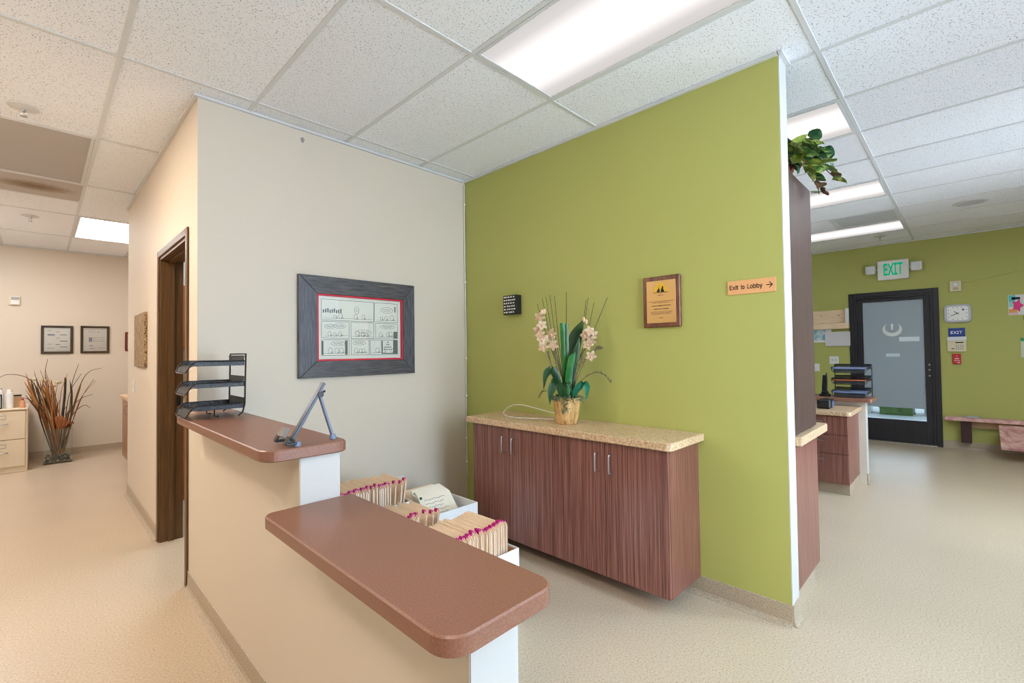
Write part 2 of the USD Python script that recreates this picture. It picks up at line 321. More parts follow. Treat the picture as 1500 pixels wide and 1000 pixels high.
# wall angles: white L strips where the ceiling meets the walls
n = 0
for a, lab in ((box(KX*0+.0, W, -.02, 0, H-.015, H-.0005), 'white wall angle above the cream wall'), (box(W-.02, W, L, -.02, H-.015, H-.0005), 'white wall angle above the green partition'),
               (box(W-.02, W+T+.02, L-.024, L-.004, H-.015, H-.0005), 'white wall angle around the end of the green partition'),
               (box(-.02, 0, -.02, 2.87, H-.015, H-.0005), 'white wall angle above the hall wall'), (box(XF-.02, XF, YB, 0, H-.015, H-.0005), 'white wall angle above the green far wall'),
               (box(XL, .9, YF-.02, YF, H-.015, H-.0005), 'white wall angle at the hall end')):
    n += 1; struct('trim_%d' % n, a, M_tee, lab, 'trim')

# ceiling lights: frame and lens, tubes glowing through the lens
def lens_mat(name, color, strength, lo=.35):
    return mat(name, {'tc': ('texture_coordinate', {}), 'sx': ('separate_xyz', {}), 'm': ('math', {'math_type': 'multiply', 'value2': 1/G}),
                      'r': ('rgb_ramp', {'ramp': [(0., (lo,)*3), (.16, (lo*1.15,)*3), (.36, (1,)*3), (.64, (1,)*3), (.84, (lo*1.15,)*3), (1., (lo,)*3)]}),
                      'mx': ('mix', {'mix_type': 'multiply', 'fac': 1., 'color2': color}), 'e': ('emission', {'strength': strength})},
               [('tc.object', 'sx.vector'), ('sx.x', 'm.value1'), ('m.value', 'r.fac'), ('r.color', 'mx.color1'), ('mx.color', 'e.color')], surface='e.emission')
M_lens = {'neutral': lens_mat('lens_neutral', NEUTRAL, LENS_IN_VIEW, .5), 'hall': lens_mat('lens_hall', (1., .93, .85), 3.0, .8), 'warm': lens_mat('lens_unseen_warm', WARM, LENS_UNSEEN_WARM*1.08, .6), 'unseen_warm_rear': lens_mat('lens_unseen_warm_rear', WARM, LENS_UNSEEN_WARM*.62, .6), 'unseen_hall': lens_mat('lens_unseen_hall', (.97, .97, 1.), LENS_UNSEEN_WARM*.82, .6), 'back': lens_mat('lens_unseen', (.54, .81, 1.), LENS_UNSEEN*1.15, .6), 'added_far': lens_mat('lens_added_far', (.95, .97, .97), LENS_UNSEEN*1.3, .6)}  # all but the first two serve lights out of view
LAB = {(1, -2): 'large fluorescent ceiling light above the files, glowing lens in white frame', (4, -2): 'fluorescent ceiling light beside the hanging ivy',
       (7, -2): 'middle fluorescent ceiling light of the lobby, beyond the ivy', (10, -2): 'fluorescent ceiling light nearest the green far wall', (-1, 3): 'lit ceiling panel at the end of the hall',
       (-3, -3): 'unseen warm ceiling light behind the viewpoint, lighting the hall', (-3, 0): 'unseen warm ceiling light out of view at the left, lighting the hall', (-3, 3): 'unseen ceiling light at the far left, lighting the hall end wall', (1, -4): 'added fill ceiling light, out of view before the left rear window',
       (4, -4): 'added fill ceiling light, out of view before the right rear window', (7, -4): 'added fill ceiling light, out of view at the right end of the rear wall', (1, 1): 'unseen ceiling light lighting the small room behind the hall door'}
M_offlens = plain('unlit_lens', (176, 170, 166), .45)
def troffer(i, k, lensm, label):
    x0, y0 = col(i), GY+k*2*G
    t = thing('ceiling_light', label, 'ceiling light', (x0, y0, H)); g, w2 = .013, .03
    obj('frame', [box(g, G-g, g, g+.018, -.004, .01, .001), box(g, G-g, 2*G-g-.018, 2*G-g, -.004, .01, .001), box(g, g+.018, g+.018, 2*G-g-.018, -.004, .01, .001), box(G-g-.018, G-g, g+.018, 2*G-g-.018, -.004, .01, .001)], M_tee, t)
    obj('housing', [box(g, G-g, g, 2*G-g, .09, .1), box(g, g+.01, g, 2*G-g, .011, .09), box(G-g-.01, G-g, g, 2*G-g, .011, .09), box(g+.01, G-g-.01, g, g+.01, .011, .09), box(g+.01, G-g-.01, 2*G-g-.01, 2*G-g, .011, .09)], M_tee, t)
    obj('lens', box(g+.018, G-g-.018, g+.018, 2*G-g-.018, .002, .006), lensm, t)
    return t
for i, k, kind in LIGHTS_VIEW+LIGHTS_UNSEEN: troffer(i, k, M_lens[kind], LAB[(i, k)])
troffer(-2, 1, M_offlens, 'unlit grey ceiling light in the hall, next to the stained vent')
t = thing('air_vent', 'square ceiling vent with a brown dust stain', 'vent', (col(-2), GY+4*G, H))
M_stain = mat('dust_stain', {'tc': ('texture_coordinate', {}), 'mp': ('mapping', {'location': (-.31/.28, -.3/.16, 0), 'scale': (1/.28, 1/.16, 1)}), 'l': ('vector_math', {'math_type': 'length'}),
     'n': ('noise_texture', {'scale': 30, 'detail': 4}), 'a': ('math', {'math_type': 'multiply_add', 'value2': .7, 'value3': -.35}), 's': ('math', {'math_type': 'add'}),
     'r': ('rgb_ramp', {'ramp': [(.0, lin((120, 96, 68))), (.5, lin((150, 130, 106))), (1., lin((186, 178, 172)))]}), 'p': ('principled_bsdf', {'roughness': .7})},
     [('tc.object', 'mp.vector'), ('mp.vector', 'l.vector1'), ('tc.object', 'n.vector'), ('n.fac', 'a.value1'), ('l.value', 's.value1'), ('a.value', 's.value2'), ('s.value', 'r.fac'), ('r.color', 'p.base_color')])
obj('plate', box(.013, G-.013, .013, G-.013, -.002, .008, .002), M_stain, t)
obj('collar', lathe([(.0, .01), (.12, .01), (.12, .02), (.0, .02)], 24), M_tee, t)
t = thing('air_vent', 'square grey ceiling vent in the lobby before the last light', 'vent', (col(9), GY-4*G, H))
M_ventgrey = plain('vent_grey', (196, 198, 202), .6)
obj('frame', [box(.013, G-.013, .013, .035, -.004, .008, .001), box(.013, G-.013, G-.035, G-.013, -.004, .008, .001), box(.013, .035, .035, G-.035, -.004, .008, .001), box(G-.035, G-.013, .035, G-.035, -.004, .008, .001)], M_tee, t)
obj('plate', box(.035, G-.035, .035, G-.035, .001, .006), M_ventgrey, t)
# sprinklers and speaker
def sprinkler(x, y, label):
    t = thing('sprinkler', label, 'sprinkler', (x, y, H))
    obj('escutcheon', lathe([(0, 0), (.07, 0), (.068, -.004), (.05, -.010), (.02, -.012), (0, -.012)][::-1], 28), plain('esc%d' % _used[('/World', 'sprinkler')], (206, 204, 202), .4), t, smooth=40)
    obj('head', [lathe([(0, -.012), (.011, -.012), (.010, -.026), (.006, -.03), (0, -.03)][::-1], 14), tube([(-.009, 0, -.026), (-.012, 0, -.038), (-.004, 0, -.052)], .0022, 6), tube([(.009, 0, -.026), (.012, 0, -.038), (.004, 0, -.052)], .0022, 6), lathe([(0, -.052), (.017, -.053), (.017, -.055), (0, -.056)][::-1], 14)], M_steel, t)
sprinkler(-.69, .856, 'ceiling sprinkler nearest the viewer, left of the hall grid')
sprinkler(-.69, 3.85, 'ceiling sprinkler at the far end of the hall')
sprinkler(7.2, -2.28, 'ceiling sprinkler above the exit door')
t = thing('ceiling_speaker', 'round white ceiling speaker in the lobby', 'speaker', (6.08, -3.13, H))
obj('rim', lathe([(.105, 0), (.105, -.006), (.13, -.005), (.135, 0)][::-1], 36), M_tee, t, smooth=40)
obj('grille', lathe([(0, -.004), (.105, -.003), (.105, 0), (0, 0)][::-1], 36), M_ventgrey, t)

# ------------------------------------------------------------------ doors
d1 = tag(UsdGeom.Xform.Define(stage, '/World/door_1'), 'dark brown hall doorway with its door open inward', 'door', kind='structure')
cas = [box(-.012, .0, DY0-.045, DY0, 0, DZ+.045, .003), box(-.012, .0, DY1, DY1+.045, 0, DZ+.045, .003), box(-.012, .0, DY0, DY1, DZ, DZ+.045, .003)]
for c in cas: obj('casing', c, M_doorbrown, d1)
obj('jamb', box(0, T+.02, DY1-.018, DY1, 0, DZ), M_doorbrown, d1); obj('jamb', box(0, T+.02, DY0, DY0+.018, 0, DZ), M_doorbrown, d1)
obj('head_jamb', box(0, T+.02, DY0+.018, DY1-.018, DZ-.018, DZ), M_doorbrown, d1)
obj('stop', [box(.05, .085, DY1-.03, DY1-.018, 0, DZ-.018), box(.05, .085, DY0+.018, DY0+.03, 0, DZ-.018), box(.05, .085, DY0+.03, DY1-.03, DZ-.03, DZ-.018)], M_doorbrown, d1)
obj('strike_plate', box(.1, .125, DY1-.0195, DY1-.0175, .98, 1.05), M_blackplastic, d1)
obj('door_leaf', box(T+.03, T+.9, DY0-.05, DY0-.008, .012, DZ-.02), M_doorbrown, d1)
# the small room beyond
M_orange = tex('orange_wood', [(.3, (168, 78, 36)), (.7, (196, 104, 52))], 3, .4, mscale=(30, 30, 1))
def knob(p, x, y, z, par): obj('knob', lathe([(0, 0), (.012, 0), (.014, .02), (0, .024)], 12).apply_transform(trimesh.transformations.rotation_matrix(math.pi/2, (1, 0, 0))).apply_translation((x, y, z)), M_steel, par)
t = thing('wall_cupboard', 'orange brown wall cupboard glimpsed through the hall doorway', 'cupboard', (.75, 2.6, 1.42))
obj('body', box(-.6, .6, -.2, .145, 0, .62, .003), M_orange, t)
for k in (-1, 1):
    d = obj('door', box(.004*k, .594*k, -.22, -.2, .01, .61, .002), M_orange, t); knob(None, .05*k, -.22, .1, d)
t = thing('base_cupboard', 'orange brown base cupboard with pale top glimpsed through the hall doorway', 'cupboard', (.75, 2.45, 0))
obj('body', box(-.6, .6, -.25, .295, .0, .87, .003), M_orange, t); obj('worktop', box(-.62, .62, -.28, .295, .871, .905, .004), M_stone, t)
for k in (-1, 1):
    d = obj('door', box(.004*k, .594*k, -.272, -.251, .1, .85, .002), M_orange, t); knob(None, .05*k, -.272, .75, d)

d2 = tag(UsdGeom.Xform.Define(stage, '/World/door_2'), 'black framed exit door with frosted glass and a crescent emblem', 'door', kind='structure')
A, B = -1.885, -2.755
for q in (box(XF-.015, XF, A, A+.06, 0, 2.14, .003), box(XF-.015, XF, B-.06, B, 0, 2.14, .003), box(XF-.015, XF, B, A, 2.08, 2.14, .003)): obj('casing', q, M_doorblack, d2)
obj('stop', [box(x_, x_+.02, A-.045, A-.0302, .011, 2.05) for x_ in (XF+.068,)]+[box(XF+.068, XF+.088, B+.0302, B+.045, .011, 2.05), box(XF+.068, XF+.088, B+.045, A-.045, 2.03, 2.05)], M_doorblack, d2)
for q in (box(XF, XF+T, A-.03, A, 0, 2.08), box(XF, XF+T, B, B+.03, 0, 2.08), box(XF, XF+T, B+.03, A-.03, 2.05, 2.08)): obj('jamb', q, M_doorblack, d2)
x0, x1 = XF+.02, XF+.065
gy0, gy1, gz0, gz1 = -2.655, -1.985, .325, 2.0
obj('threshold', box(XF-.01, XF+T, B, A, 0, .011), M_steel, d2)
for q in (box(x0, x1, A-.031, gy1, .012, 2.049, .001), box(x0, x1, gy0, B+.031, .012, 2.049, .001)): obj('stile', q, M_doorblack, d2)
for q in (box(x0, x1, gy0, gy1, .012, gz0, .002), box(x0, x1, gy0, gy1, gz1, 2.049, .001)): obj('rail', q, M_doorblack, d2)
obj('pane', box(x0+.018, x0+.026, gy0, gy1, gz0, gz1), M_pane_tint, d2)
obj('frosted_film', box(x0+.0165, x0+.0178, gy0, gy1, .49, gz1), M_frost, d2)
M_emblem = plain('emblem_film', (226, 234, 232), .5)
th = np.linspace(math.radians(-222), math.radians(42), 40)
cres = Polygon([(.108*math.cos(a), .098*math.sin(a)) for a in th] + [(.078*math.cos(a)*1.02, .028+.075*math.sin(a)) for a in th[::-1]])
cres = cres.buffer(0)
em = wallx(prism(cres if cres.geom_type == 'Polygon' else max(cres.geoms, key=lambda g: g.area), .0008), x0+.0164, -2.316, 1.595)
tick = wallx(prism(Polygon([(-.010, 0), (.010, 0), (.013, .085), (-.013, .085)]), .0008), x0+.0164, -2.316, 1.592)
obj('emblem', [em, tick], M_emblem, d2, label='pale crescent emblem with an upright bar')
obj('decal', wallx(flat(0, .215, 0, .062, 0, .0008), x0+.0164, -2.39, 1.425), plain('decal', (224, 238, 244), .5), d2, label='pale long sticker')
obj('decal', wallx(flat(0, .15, 0, .045, 0, .0008), x0+.0164, -2.24, 1.21), plain('decal2', (206, 226, 234), .5), d2, label='pale short sticker')
for z in (1.10, 1.03, .95): obj('lock', cyl((x0-.006, -2.70, z), (x0, -2.70, z), .012, 12), M_steel, d2)
# outside the exit door
struct('ground_outside', box(XF+T, XF+8, -6, 5, -.05, -.005), plain('concrete', (84, 90, 90), .8), 'grey pavement outside the exit door', 'pavement')
t = thing('hedge', 'dark green clipped shrub seen under the frosted glass of the exit door', 'shrub', (XF+3.7, -2.02, 0))
rng = np.random.default_rng(4); parts_ = []
for i in range(240):
    c = rng.uniform((-.3, -.3, .03), (.3, .27, .8)); m = ribbon(c+np.outer(np.linspace(0, 1, 3), rng.normal(0, .06, 3)), [.01, .05, .004], rng.normal(0, 1, 3)); parts_.append(m)
tag(obj('foliage', parts_+[box(-.27, .27, -.27, .24, 0.0, .76)], leafmat('hedge_leaf', [(.3, (34, 58, 30)), (.7, (64, 92, 48))], 20), t), kind='stuff')
t = thing('planter', 'dark grey planter box outside the exit door', 'planter', (XF+3.9, -2.75, 0)); obj('box', [box(-.3, .3, -.3, -.27, -.004, .6), box(-.3, .3, .27, .3, -.004, .6), box(-.3, -.27, -.27, .27, -.004, .6), box(.27, .3, -.27, .27, -.004, .6)], plain('slate_planter', (84, 92, 98), .6), t); obj('soil', box(-.27, .27, -.27, .27, -.004, .55), plain('soil', (60, 46, 34), .9), t)
t = thing('bench', 'pale blue bench outside the exit door', 'bench', (XF+3.7, -1.1, 0))
obj('seat', box(-.2, .2, -.6, .6, .38, .44, .01), plain('bench_blue', (176, 200, 214), .5), t)
for y in (-.5, .5): obj('leg', box(-.16, .16, y-.03, y+.03, -.005, .38), M_steel, t)

# ------------------------------------------------------------------ counters on the half wall
t = thing('counter', 'upper brown laminate counter holding the black file trays', 'counter', (0, 0, 1.001))
obj('top', slab_xy(Polygon([(-.118, -.15), (-.118, -1.40), (-.114, -1.425), (-.103, -1.447), (-.085, -1.464), (-.06, -1.47), (.125, -1.47), (.148, -1.465), (.163, -1.45), (.168, -1.43), (.168, -.001), (-.0, -.001), (-.0, -.15)]), 0, .039), M_counter, t, smooth=25)
t = thing('counter', 'lower brown laminate counter beside the bins of folders', 'counter', (0, 0, .801))
obj('top', slab_xy(rrect(-.118, .185, -2.415, -1.452, [.06, .05, .015, .035]), 0, .041), M_counter, t, smooth=25)

# ------------------------------------------------------------------ low wooden cabinet on the green wall
CX, CY0, CY1, CZ0, CZ1 = 1.585, -1.99, -.50, .10, .846
t = thing('cabinet', 'low dark wood cabinet of four doors hung on the green wall', 'cabinet', ((CX+W)/2, (CY0+CY1)/2, CZ0))
hx, hy, hz = (W-CX)/2, (CY1-CY0)/2, CZ1-CZ0
obj('body', box(-hx+.02, hx-.001, -hy, hy, 0, hz, .001), M_wood_red, t)
dw = 2*hy/4
for k in range(4):
    ya, yb = hy-dw*k, hy-dw*(k+1)
    d = obj('door', box(-hx, -hx+.0195, yb+.002, ya-.002, .002, hz-.002, .0012), M_wood, t)
    yh = (yb+.045) if k in (0, 2) else (ya-.045)
    zh0, zh1 = hz-.17, hz-.065
    obj('handle', tube(bez([(-hx, yh, zh0), (-hx-.022, yh, zh0+.002), (-hx-.03, yh, zh0+.012), (-hx-.03, yh, zh1-.012), (-hx-.022, yh, zh1-.002), (-hx, yh, zh1)], 5), .0046, 8), M_steel, d, smooth=True)
t = thing('countertop', 'tan speckled countertop on the low dark cabinet', 'countertop', (0, 0, CZ1+.001))
obj('top', slab_xy(rrect(1.548, W-.001, -2.025, -.468, [.035, .004, .004, .004]), 0, .041), M_stone, t, smooth=25)

# ------------------------------------------------------------------ tall cabinet behind the partition, ivy on top
TX = W+T+.004
t = thing('tall_cabinet', 'tall reddish wood cabinet behind the end of the green partition', 'cabinet', (TX, -1.45, 0))
y0, y1 = L+1.45-.002, .9
obj('base', box(0, .478, y0, y1, .12, .85, .0015), M_wood_red, t)
obj('plinth', box(0, .44, y0+.02, y1, .0, .12), M_base, t)
obj('hutch', box(0, .47, y0, y1, .905, 2.27, .0015), M_wood_grey, t)
for k in range(3):
    ya = y0+.004+k*(y1-y0)/3; yb = y0-.004+(k+1)*(y1-y0)/3
    d = obj('door', box(.478, .497, ya, yb, .13, .84, .001), M_wood_red, t); obj('handle', tube([(.497, yb-.04, .72), (.524, yb-.04, .725), (.524, yb-.04, .815), (.497, yb-.04, .82)], .0046, 8), M_steel, d)
    d = obj('door', box(.47, .489, ya, yb, .91, 2.26, .001), M_wood_grey, t); obj('handle', tube([(.489, yb-.04, 1.0), (.516, yb-.04, 1.005), (.516, yb-.04, 1.095), (.489, yb-.04, 1.1)], .0046, 8), M_steel, d)
obj('worktop', slab_xy(rrect(0, .63, y0-.03, y1, [.002, .03, .01, .002]), .852, .898), M_stone, t, label='tan speckled worktop edge')
# trailing ivy
t = thing('ivy', 'variegated trailing ivy spilling over the top of the tall cabinet', 'plant', (TX+.34, L+.14, 2.271))
M_leafs = [leafmat('ivy_%d' % k, st, 26, .25, .35) for k, st in enumerate(([(.35, (74, 120, 60)), (.5, (116, 154, 78)), (.62, (206, 214, 134))], [(.4, (60, 108, 80)), (.6, (98, 146, 106)), (.75, (164, 188, 140))], [(.35, (110, 140, 50)), (.6, (176, 186, 92)), (.8, (214, 214, 150))], [(.4, (96, 70, 52)), (.7, (150, 104, 74))]))]
M_vine = plain('vine', (92, 84, 48), .7)
obj('pot', lathe([(0, 0), (.075, 0), (.085, .10), (.09, .102), (.09, .115), (.082, .115), (.078, .09), (0, .088)][::1], 24), plain('terracotta', (168, 112, 82), .7), t)
def ivy_leaf(c, fwd, nrm, size):
    prof = [(0, 0), (.10, .30), (.16, .46), (.35, .52), (.6, .40), (.85, .18), (1.0, 0)]
    f = np.array(fwd, float); f /= np.linalg.norm(f); nn = np.array(nrm, float); nn -= f*np.dot(nn, f); nn /= np.linalg.norm(nn); s = np.cross(f, nn)
    v, fc = [], []
    for u, w in prof:
        x = u-.12 if w and u < .2 else u
        droop = -nn*(.22*u*u)
        for q in (-1, 0, 1): v.append(np.array(c)+size*(f*x+s*w*q+nn*(.10*abs(q)*(w > 0))+droop))
    n = len(prof)
    for i in range(n-1):
        for q in (0, 1):
            a, b, cc, d = i*3+q, i*3+q+1, (i+1)*3+q+1, (i+1)*3+q; fc += [(a, b, cc), (a, cc, d)]
    v = np.array(v); m = trimesh.Trimesh(np.vstack([v+nn*.0006, v-nn*.0006]), np.vstack([fc, np.array(fc)[:, ::-1]+len(v)]), process=False); return m
rng = np.random.default_rng(11)
vines = []
ctrl = [[(0, 0, .1), (.06, -.08, .2), (.16, -.17, .17), (.25, -.26, .06)], [(0, 0, .1), (0, -.08, .22), (.06, -.19, .2), (.10, -.24, .1)], [(0, 0, .1), (-.1, -.05, .2), (-.2, -.13, .19), (-.26, -.17, .12)],
        [(0, 0, .1), (-.02, -.1, .14), (.02, -.19, .04), (.06, -.2, -.05)], [(0, 0, .1), (.06, -.05, .2), (.1, -.12, .22), (.16, -.16, .17)], [(0, 0, .1), (-.06, -.1, .2), (-.1, -.18, .2), (-.14, -.2, .15)], [(0, 0, .1), (.1, 0, .2), (.2, .02, .15), (.25, .03, .03)], [(0, 0, .1), (-.12, -.12, .16), (-.14, -.19, .08), (-.14, -.2, .02)]]
for cc in ctrl:
    p = bez(cc, 8); obj('vine', tube(p, .0025, 5), M_vine, t)
    for j in range(5, len(p), 3):
        for s in (0, 1):
            out = p[j]-np.array((0, .1, .0)); d = np.array((rng.normal(0, .6), rng.normal(-.55, .4), rng.normal(-.15, .45)))
            q = rng.choice(4, p=[.42, .3, .2, .08])
            obj('leaf', ivy_leaf(p[j]+rng.normal(0, .012, 3), d, (rng.normal(.0, .3), -.6+rng.normal(0, .3), .8), rng.uniform(.055, .082)), M_leafs[q], t, smooth=True)

# ------------------------------------------------------------------ reception desk in the lobby
DX, DYE = 4.5, -2.285
t = thing('reception_desk', 'wooden reception desk with drawers in the lobby', 'desk', (DX, -1.5, 0))
yy = DYE+1.5
obj('body', box(.02, .575, yy, 1.2, .10, .725, .0015), M_wood_red, t)
for k in range(2):
    ya, yb = yy+.002+k*.46, yy+.458+k*.46
    for z0, z1 in ((.105, .372), (.376, .545), (.549, .72)):
        d = obj('drawer', box(0, .0195, ya, yb, z0, z1, .001), M_wood, t)
        obj('handle', tube([(0, (ya+yb)/2-.05, z1-.05), (-.025, (ya+yb)/2-.048, z1-.05), (-.025, (ya+yb)/2+.048, z1-.05), (0, (ya+yb)/2+.05, z1-.05)], .0045, 8), M_steel, d)
obj('plinth', box(.05, .575, yy+.005, 1.2, 0, .10), M_base, t)
obj('worktop', slab_xy(rrect(-.03, .577, yy-.03, 1.2, [.04, .004, .004, .004]), .727, .767), M_stone, t)
kd = struct('wall_desk', box(DX+.58, DX+.70, DYE-.055, -.1, 0, .812), M_cream, 'half wall behind the lobby reception desk', 'wall')
obj('end_cap', box(DX+.581, DX+.70, DYE-.058, DYE-.055, .1, .812), M_white, kd)
struct('baseboard_desk', [cove((DX+.58, DYE-.058), (DX+.70, DYE-.058), (0, -1)), cove((DX+.70, DYE-.058), (DX+.70, -.1), (1, 0))], M_base, 'cove base around the half wall of the reception desk', 'baseboard')
t = thing('counter', 'brown transaction counter on the reception desk half wall', 'counter', (DX+.48, 0, .813))
obj('top', slab_xy(rrect(0, .34, -2.41, -.1, [.03, .05, .004, .004]), 0, .036), M_counter, t, smooth=25)

def tray_organizer(label, loc, rz, D, Wd, tiers, zs, ztop, group=None):
    """open front at local -x, back frame at +x; wire frame and perforated trays"""
    t = thing('file_tray', label, 'file tray', loc, rz)
    x1, x0, hw = D/2, -D/2, Wd/2
    for s in (-1, 1): obj('post', tube([(x1-.03, s*hw, .004), (x1-.01, s*hw, .02), (x1, s*hw, .06), (x1+.005, s*hw, ztop)], .004, 8), M_black, t)
    bars = [tube([(x1+.005, -hw, ztop), (x1+.005, hw, ztop)], .004, 8)]
    for z in zs: bars.append(tube([(x1, -hw, z+.045), (x1, hw, z+.045)], .003, 6))
    obj('crossbar', bars, M_black, t)
    for z in zs:
        tr = obj('tray', [box(x0+.03, x1-.002, -hw+.006, hw-.006, z-.001, z+.001), box(x1-.003, x1-.001, -hw+.006, hw-.006, z, z+.05),
                          box(x0+.03, x1, -hw+.004, -hw+.006, z, z+.022), box(x0+.03, x1, hw-.006, hw-.004, z, z+.022)], M_mesh, t)
        obj('rim', [tube(bez([(x1, -hw, z+.022), (x0+.1, -hw, z+.022), (x0+.03, -hw*.96, z+.018), (x0, -hw*.8, z-.028), (x0-.004, 0, z-.034), (x0, hw*.8, z-.028), (x0+.03, hw*.96, z+.018), (x0+.1, hw, z+.022), (x1, hw, z+.022)], 5), .003, 6)], M_black, tr)
        lip = ribbon([(x0+.03, 0, z), (x0+.012, 0, z-.006), (x0+.001, 0, z-.03)], Wd*.82, (0, 1, 0), 0, .002); obj('lip', lip, M_mesh, tr)
    for s in (-1, 1): obj('foot', tube([(x1-.12, s*hw*.55, zs[0]), (x1-.12, s*hw*.55, .006), (x1-.10, s*hw*.55, .003)], .0032, 6), M_black, t)
    return t
M_mesh = mat('perforated_steel', {'tc': ('texture_coordinate', {}), 'v': ('voronoi_texture', {'scale': 260, 'randomness': .2}), 'c': ('math', {'math_type': 'less_than', 'value2': .40}), 'f': ('math', {'math_type': 'multiply', 'value2': .85}),
     'p': ('principled_bsdf', {'base_color': lin((30, 32, 38)), 'roughness': .4}), 't': ('transparent_bsdf', {}), 'm': ('mix_closure', {})},
     [('tc.object', 'v.vector'), ('v.distance', 'c.value1'), ('c.value', 'f.value1'), ('f.value', 'm.fac'), ('p.BSDF', 'm.closure1'), ('t.BSDF', 'm.closure2')], surface='m.closure')
tray_organizer('black three tier wire file tray on the upper brown counter', (-.003, -.288, 1.041), 0, .246, .275, 3, [.042, .152, .258], .315)
td = tray_organizer('black three tier wire file tray on the reception desk counter', (DX+.63, -2.225, .850), 0, .24, .31, 3, [.042, .165, .28], .322)
t = thing('paper', 'orange paper lying in the middle tray of the reception desk tray', 'paper', (DX+.63, -2.225, 1.017)); obj('sheet', box(-.1, .1, -.145, .145, 0, .003), plain('orange_paper', (214, 112, 70), .7), t)
for k, z in enumerate((.042, .28)):
    t = thing('papers', ('lower', 'upper')[k]+' stack of blue grey papers in the reception desk tray', 'papers', (DX+.63, -2.225, .8505+z+.0015)); obj('stack', box(-.1, .1, -.14, .14, 0, .016, .001), plain('bluegrey_paper%d' % k, (110, 124, 158), .6), t)
# desk phone and tape dispenser
t = thing('phone', 'upright black cordless phone in its cradle on the reception counter', 'phone', (DX+.60, -2.005, .850))
obj('cradle', [slab_xy(rrect(-.055, .055, -.045, .045, .02), 0, .022), box(-.02, .035, -.03, .03, .02, .05, .008)], M_blackplastic, t)
obj('handset', trimesh.convex.convex_hull(np.vstack([box(-.012, .014, -.024, .024, .024, .10, .006).vertices, box(.012, .032, -.02, .02, .20, .215, .006).vertices])), M_blackplastic, t)
obj('antenna', cyl((.02, -.014, .205), (.024, -.014, .235), .006, 8), M_blackplastic, t)
t = thing('label_printer', 'small black device with a steel front on the reception desk', 'device', (DX+.22, -2.08, .768))
obj('body', box(-.1, .1, -.055, .055, 0, .085, .012), M_blackplastic, t); obj('front', box(-.02, .06, -.06, -.0545, .01, .07, .002), plain('slate_plastic', (84, 96, 130), .35), t); obj('slot', box(-.104, -.0995, -.035, .035, .02, .06, .001), M_ink, t)

# tablet easel on the upper counter
t = thing('tablet_stand', 'folding black tablet easel on the end of the upper brown counter', 'stand', (0.05, -1.405, 1.041))
M_gun = plain('gunmetal', (62, 66, 76), .3, metallic=.6); M_rubber = plain('blue_grey_rubber', (116, 130, 156), .5)
def slat(a, b, w, th):
    a, b = np.array(a), np.array(b); d = (b-a)/np.linalg.norm(b-a); s = np.array((0, 1., 0)); n_ = np.cross(d, s); m = box(-w/2, w/2, -th/2, th/2, 0, np.linalg.norm(b-a), .0015)
    M4 = np.eye(4); M4[:3, 0] = s; M4[:3, 1] = n_; M4[:3, 2] = d; M4[:3, 3] = a; m.apply_transform(M4); return m
obj('back_bar', slat((-.062, 0, .012), (.052, 0, .205), .026, .010), M_gun, t)
obj('rear_leg', slat((.082, -.006, .012), (.036, 0, .168), .018, .008), M_rubber, t)
obj('hinge', [cyl((.036, -.018, .165), (.036, .018, .165), .010, 12), cyl((.04, 0, .168), (.058, 0, .176), .004, 8)], M_blackplastic, t)
for y in (-.045, .045): obj('arm', tube([(-.060, 0, .02), (-.064, y, .012)], .006, 8), M_gun, t)
for y in (-.045, .045): obj('ledge', [box(-.098, -.06, y-.012, y+.012, .008, .016, .002), slat((-.097, y, .012), (-.084, y, .036), .024, .006)], M_blackplastic, t)
obj('clip', slat((-.092, .01, .030), (-.072, .01, .060), .05, .012), plain('grey_clip', (120, 116, 112), .5), t)
for p in ((-.058, -.045, 0), (-.058, .045, 0), (.083, -.006, 0)): obj('foot', lathe([(0, .0), (.011, .0), (.013, .006), (.011, .016), (0, .018)], 12).apply_translation(p), M_rubber, t, smooth=40)

# ------------------------------------------------------------------ bins of folders behind the lower counter
def bin_(label, x0, x1, y0, y1, h, rise=.19, lined=True):
    t = thing('file_bin', label, 'bin', ((x0+x1)/2, (y0+y1)/2, 0)); a, b = (x1-x0)/2, (y1-y0)/2; w = .006
    obj('base', box(-a+w, a-w, -b+w, b-w, 0, w), M_binwhite, t)
    for q in (box(-a, a, -b, -b+w, 0, h, .001), box(-a, a, b-w, b, 0, h, .001), box(-a, -a+w, -b+w, b-w, 0, h, .001), box(a-w, a, -b+w, b-w, 0, h, .001)): obj('side', q, M_binwhite, t)
    obj('riser', box(-a+w+.002, a-w-.005, -b+w+.002, b-w-.002, w+.0005, rise, .002), plain('riser%d' % _used[('/World', 'file_bin')], (200, 160, 124), .8), t, label='cardboard insert lifting the contents')
    if lined: obj('lining', box(a-w-.003, a-w-.0005, -b+.012, b-.012, rise+.001, h-.008), plain('card_lining%d' % _used[('/World', 'file_bin')], (216, 160, 120), .8), t, label='brown cardboard lining')
    return t
bin_('nearest white bin of folders behind the lower counter', .50, 1.07, -1.445, -1.075, .37)
bin_('middle white bin of folders behind the lower counter', .42, .99, -1.02, -.66, .37)
bin_('farthest white bin of folders against the cream wall', .42, 1.0, -.605, -.04, .44, .255)
bin_('open white bin of written index cards beside the cabinet', 1.09, 1.42, -.735, -.25, .36, .20, False)
fy, fz = .285, .30      # folder length and height
out = Polygon([(-fy/2, 0), (fy/2, 0), (fy/2, fz-.012), (-fy/2+.05, fz-.012), (-fy/2+.042, fz), (-fy/2+.016, fz), (-fy/2+.004, fz-.008), (-fy/2, fz-.02)])
def yz(poly, th):
    m = prism(poly, th); v = m.vertices.copy(); m.vertices = np.c_[v[:, 2]-th/2, v[:, 0], v[:, 1]]; m.fix_normals(); return m
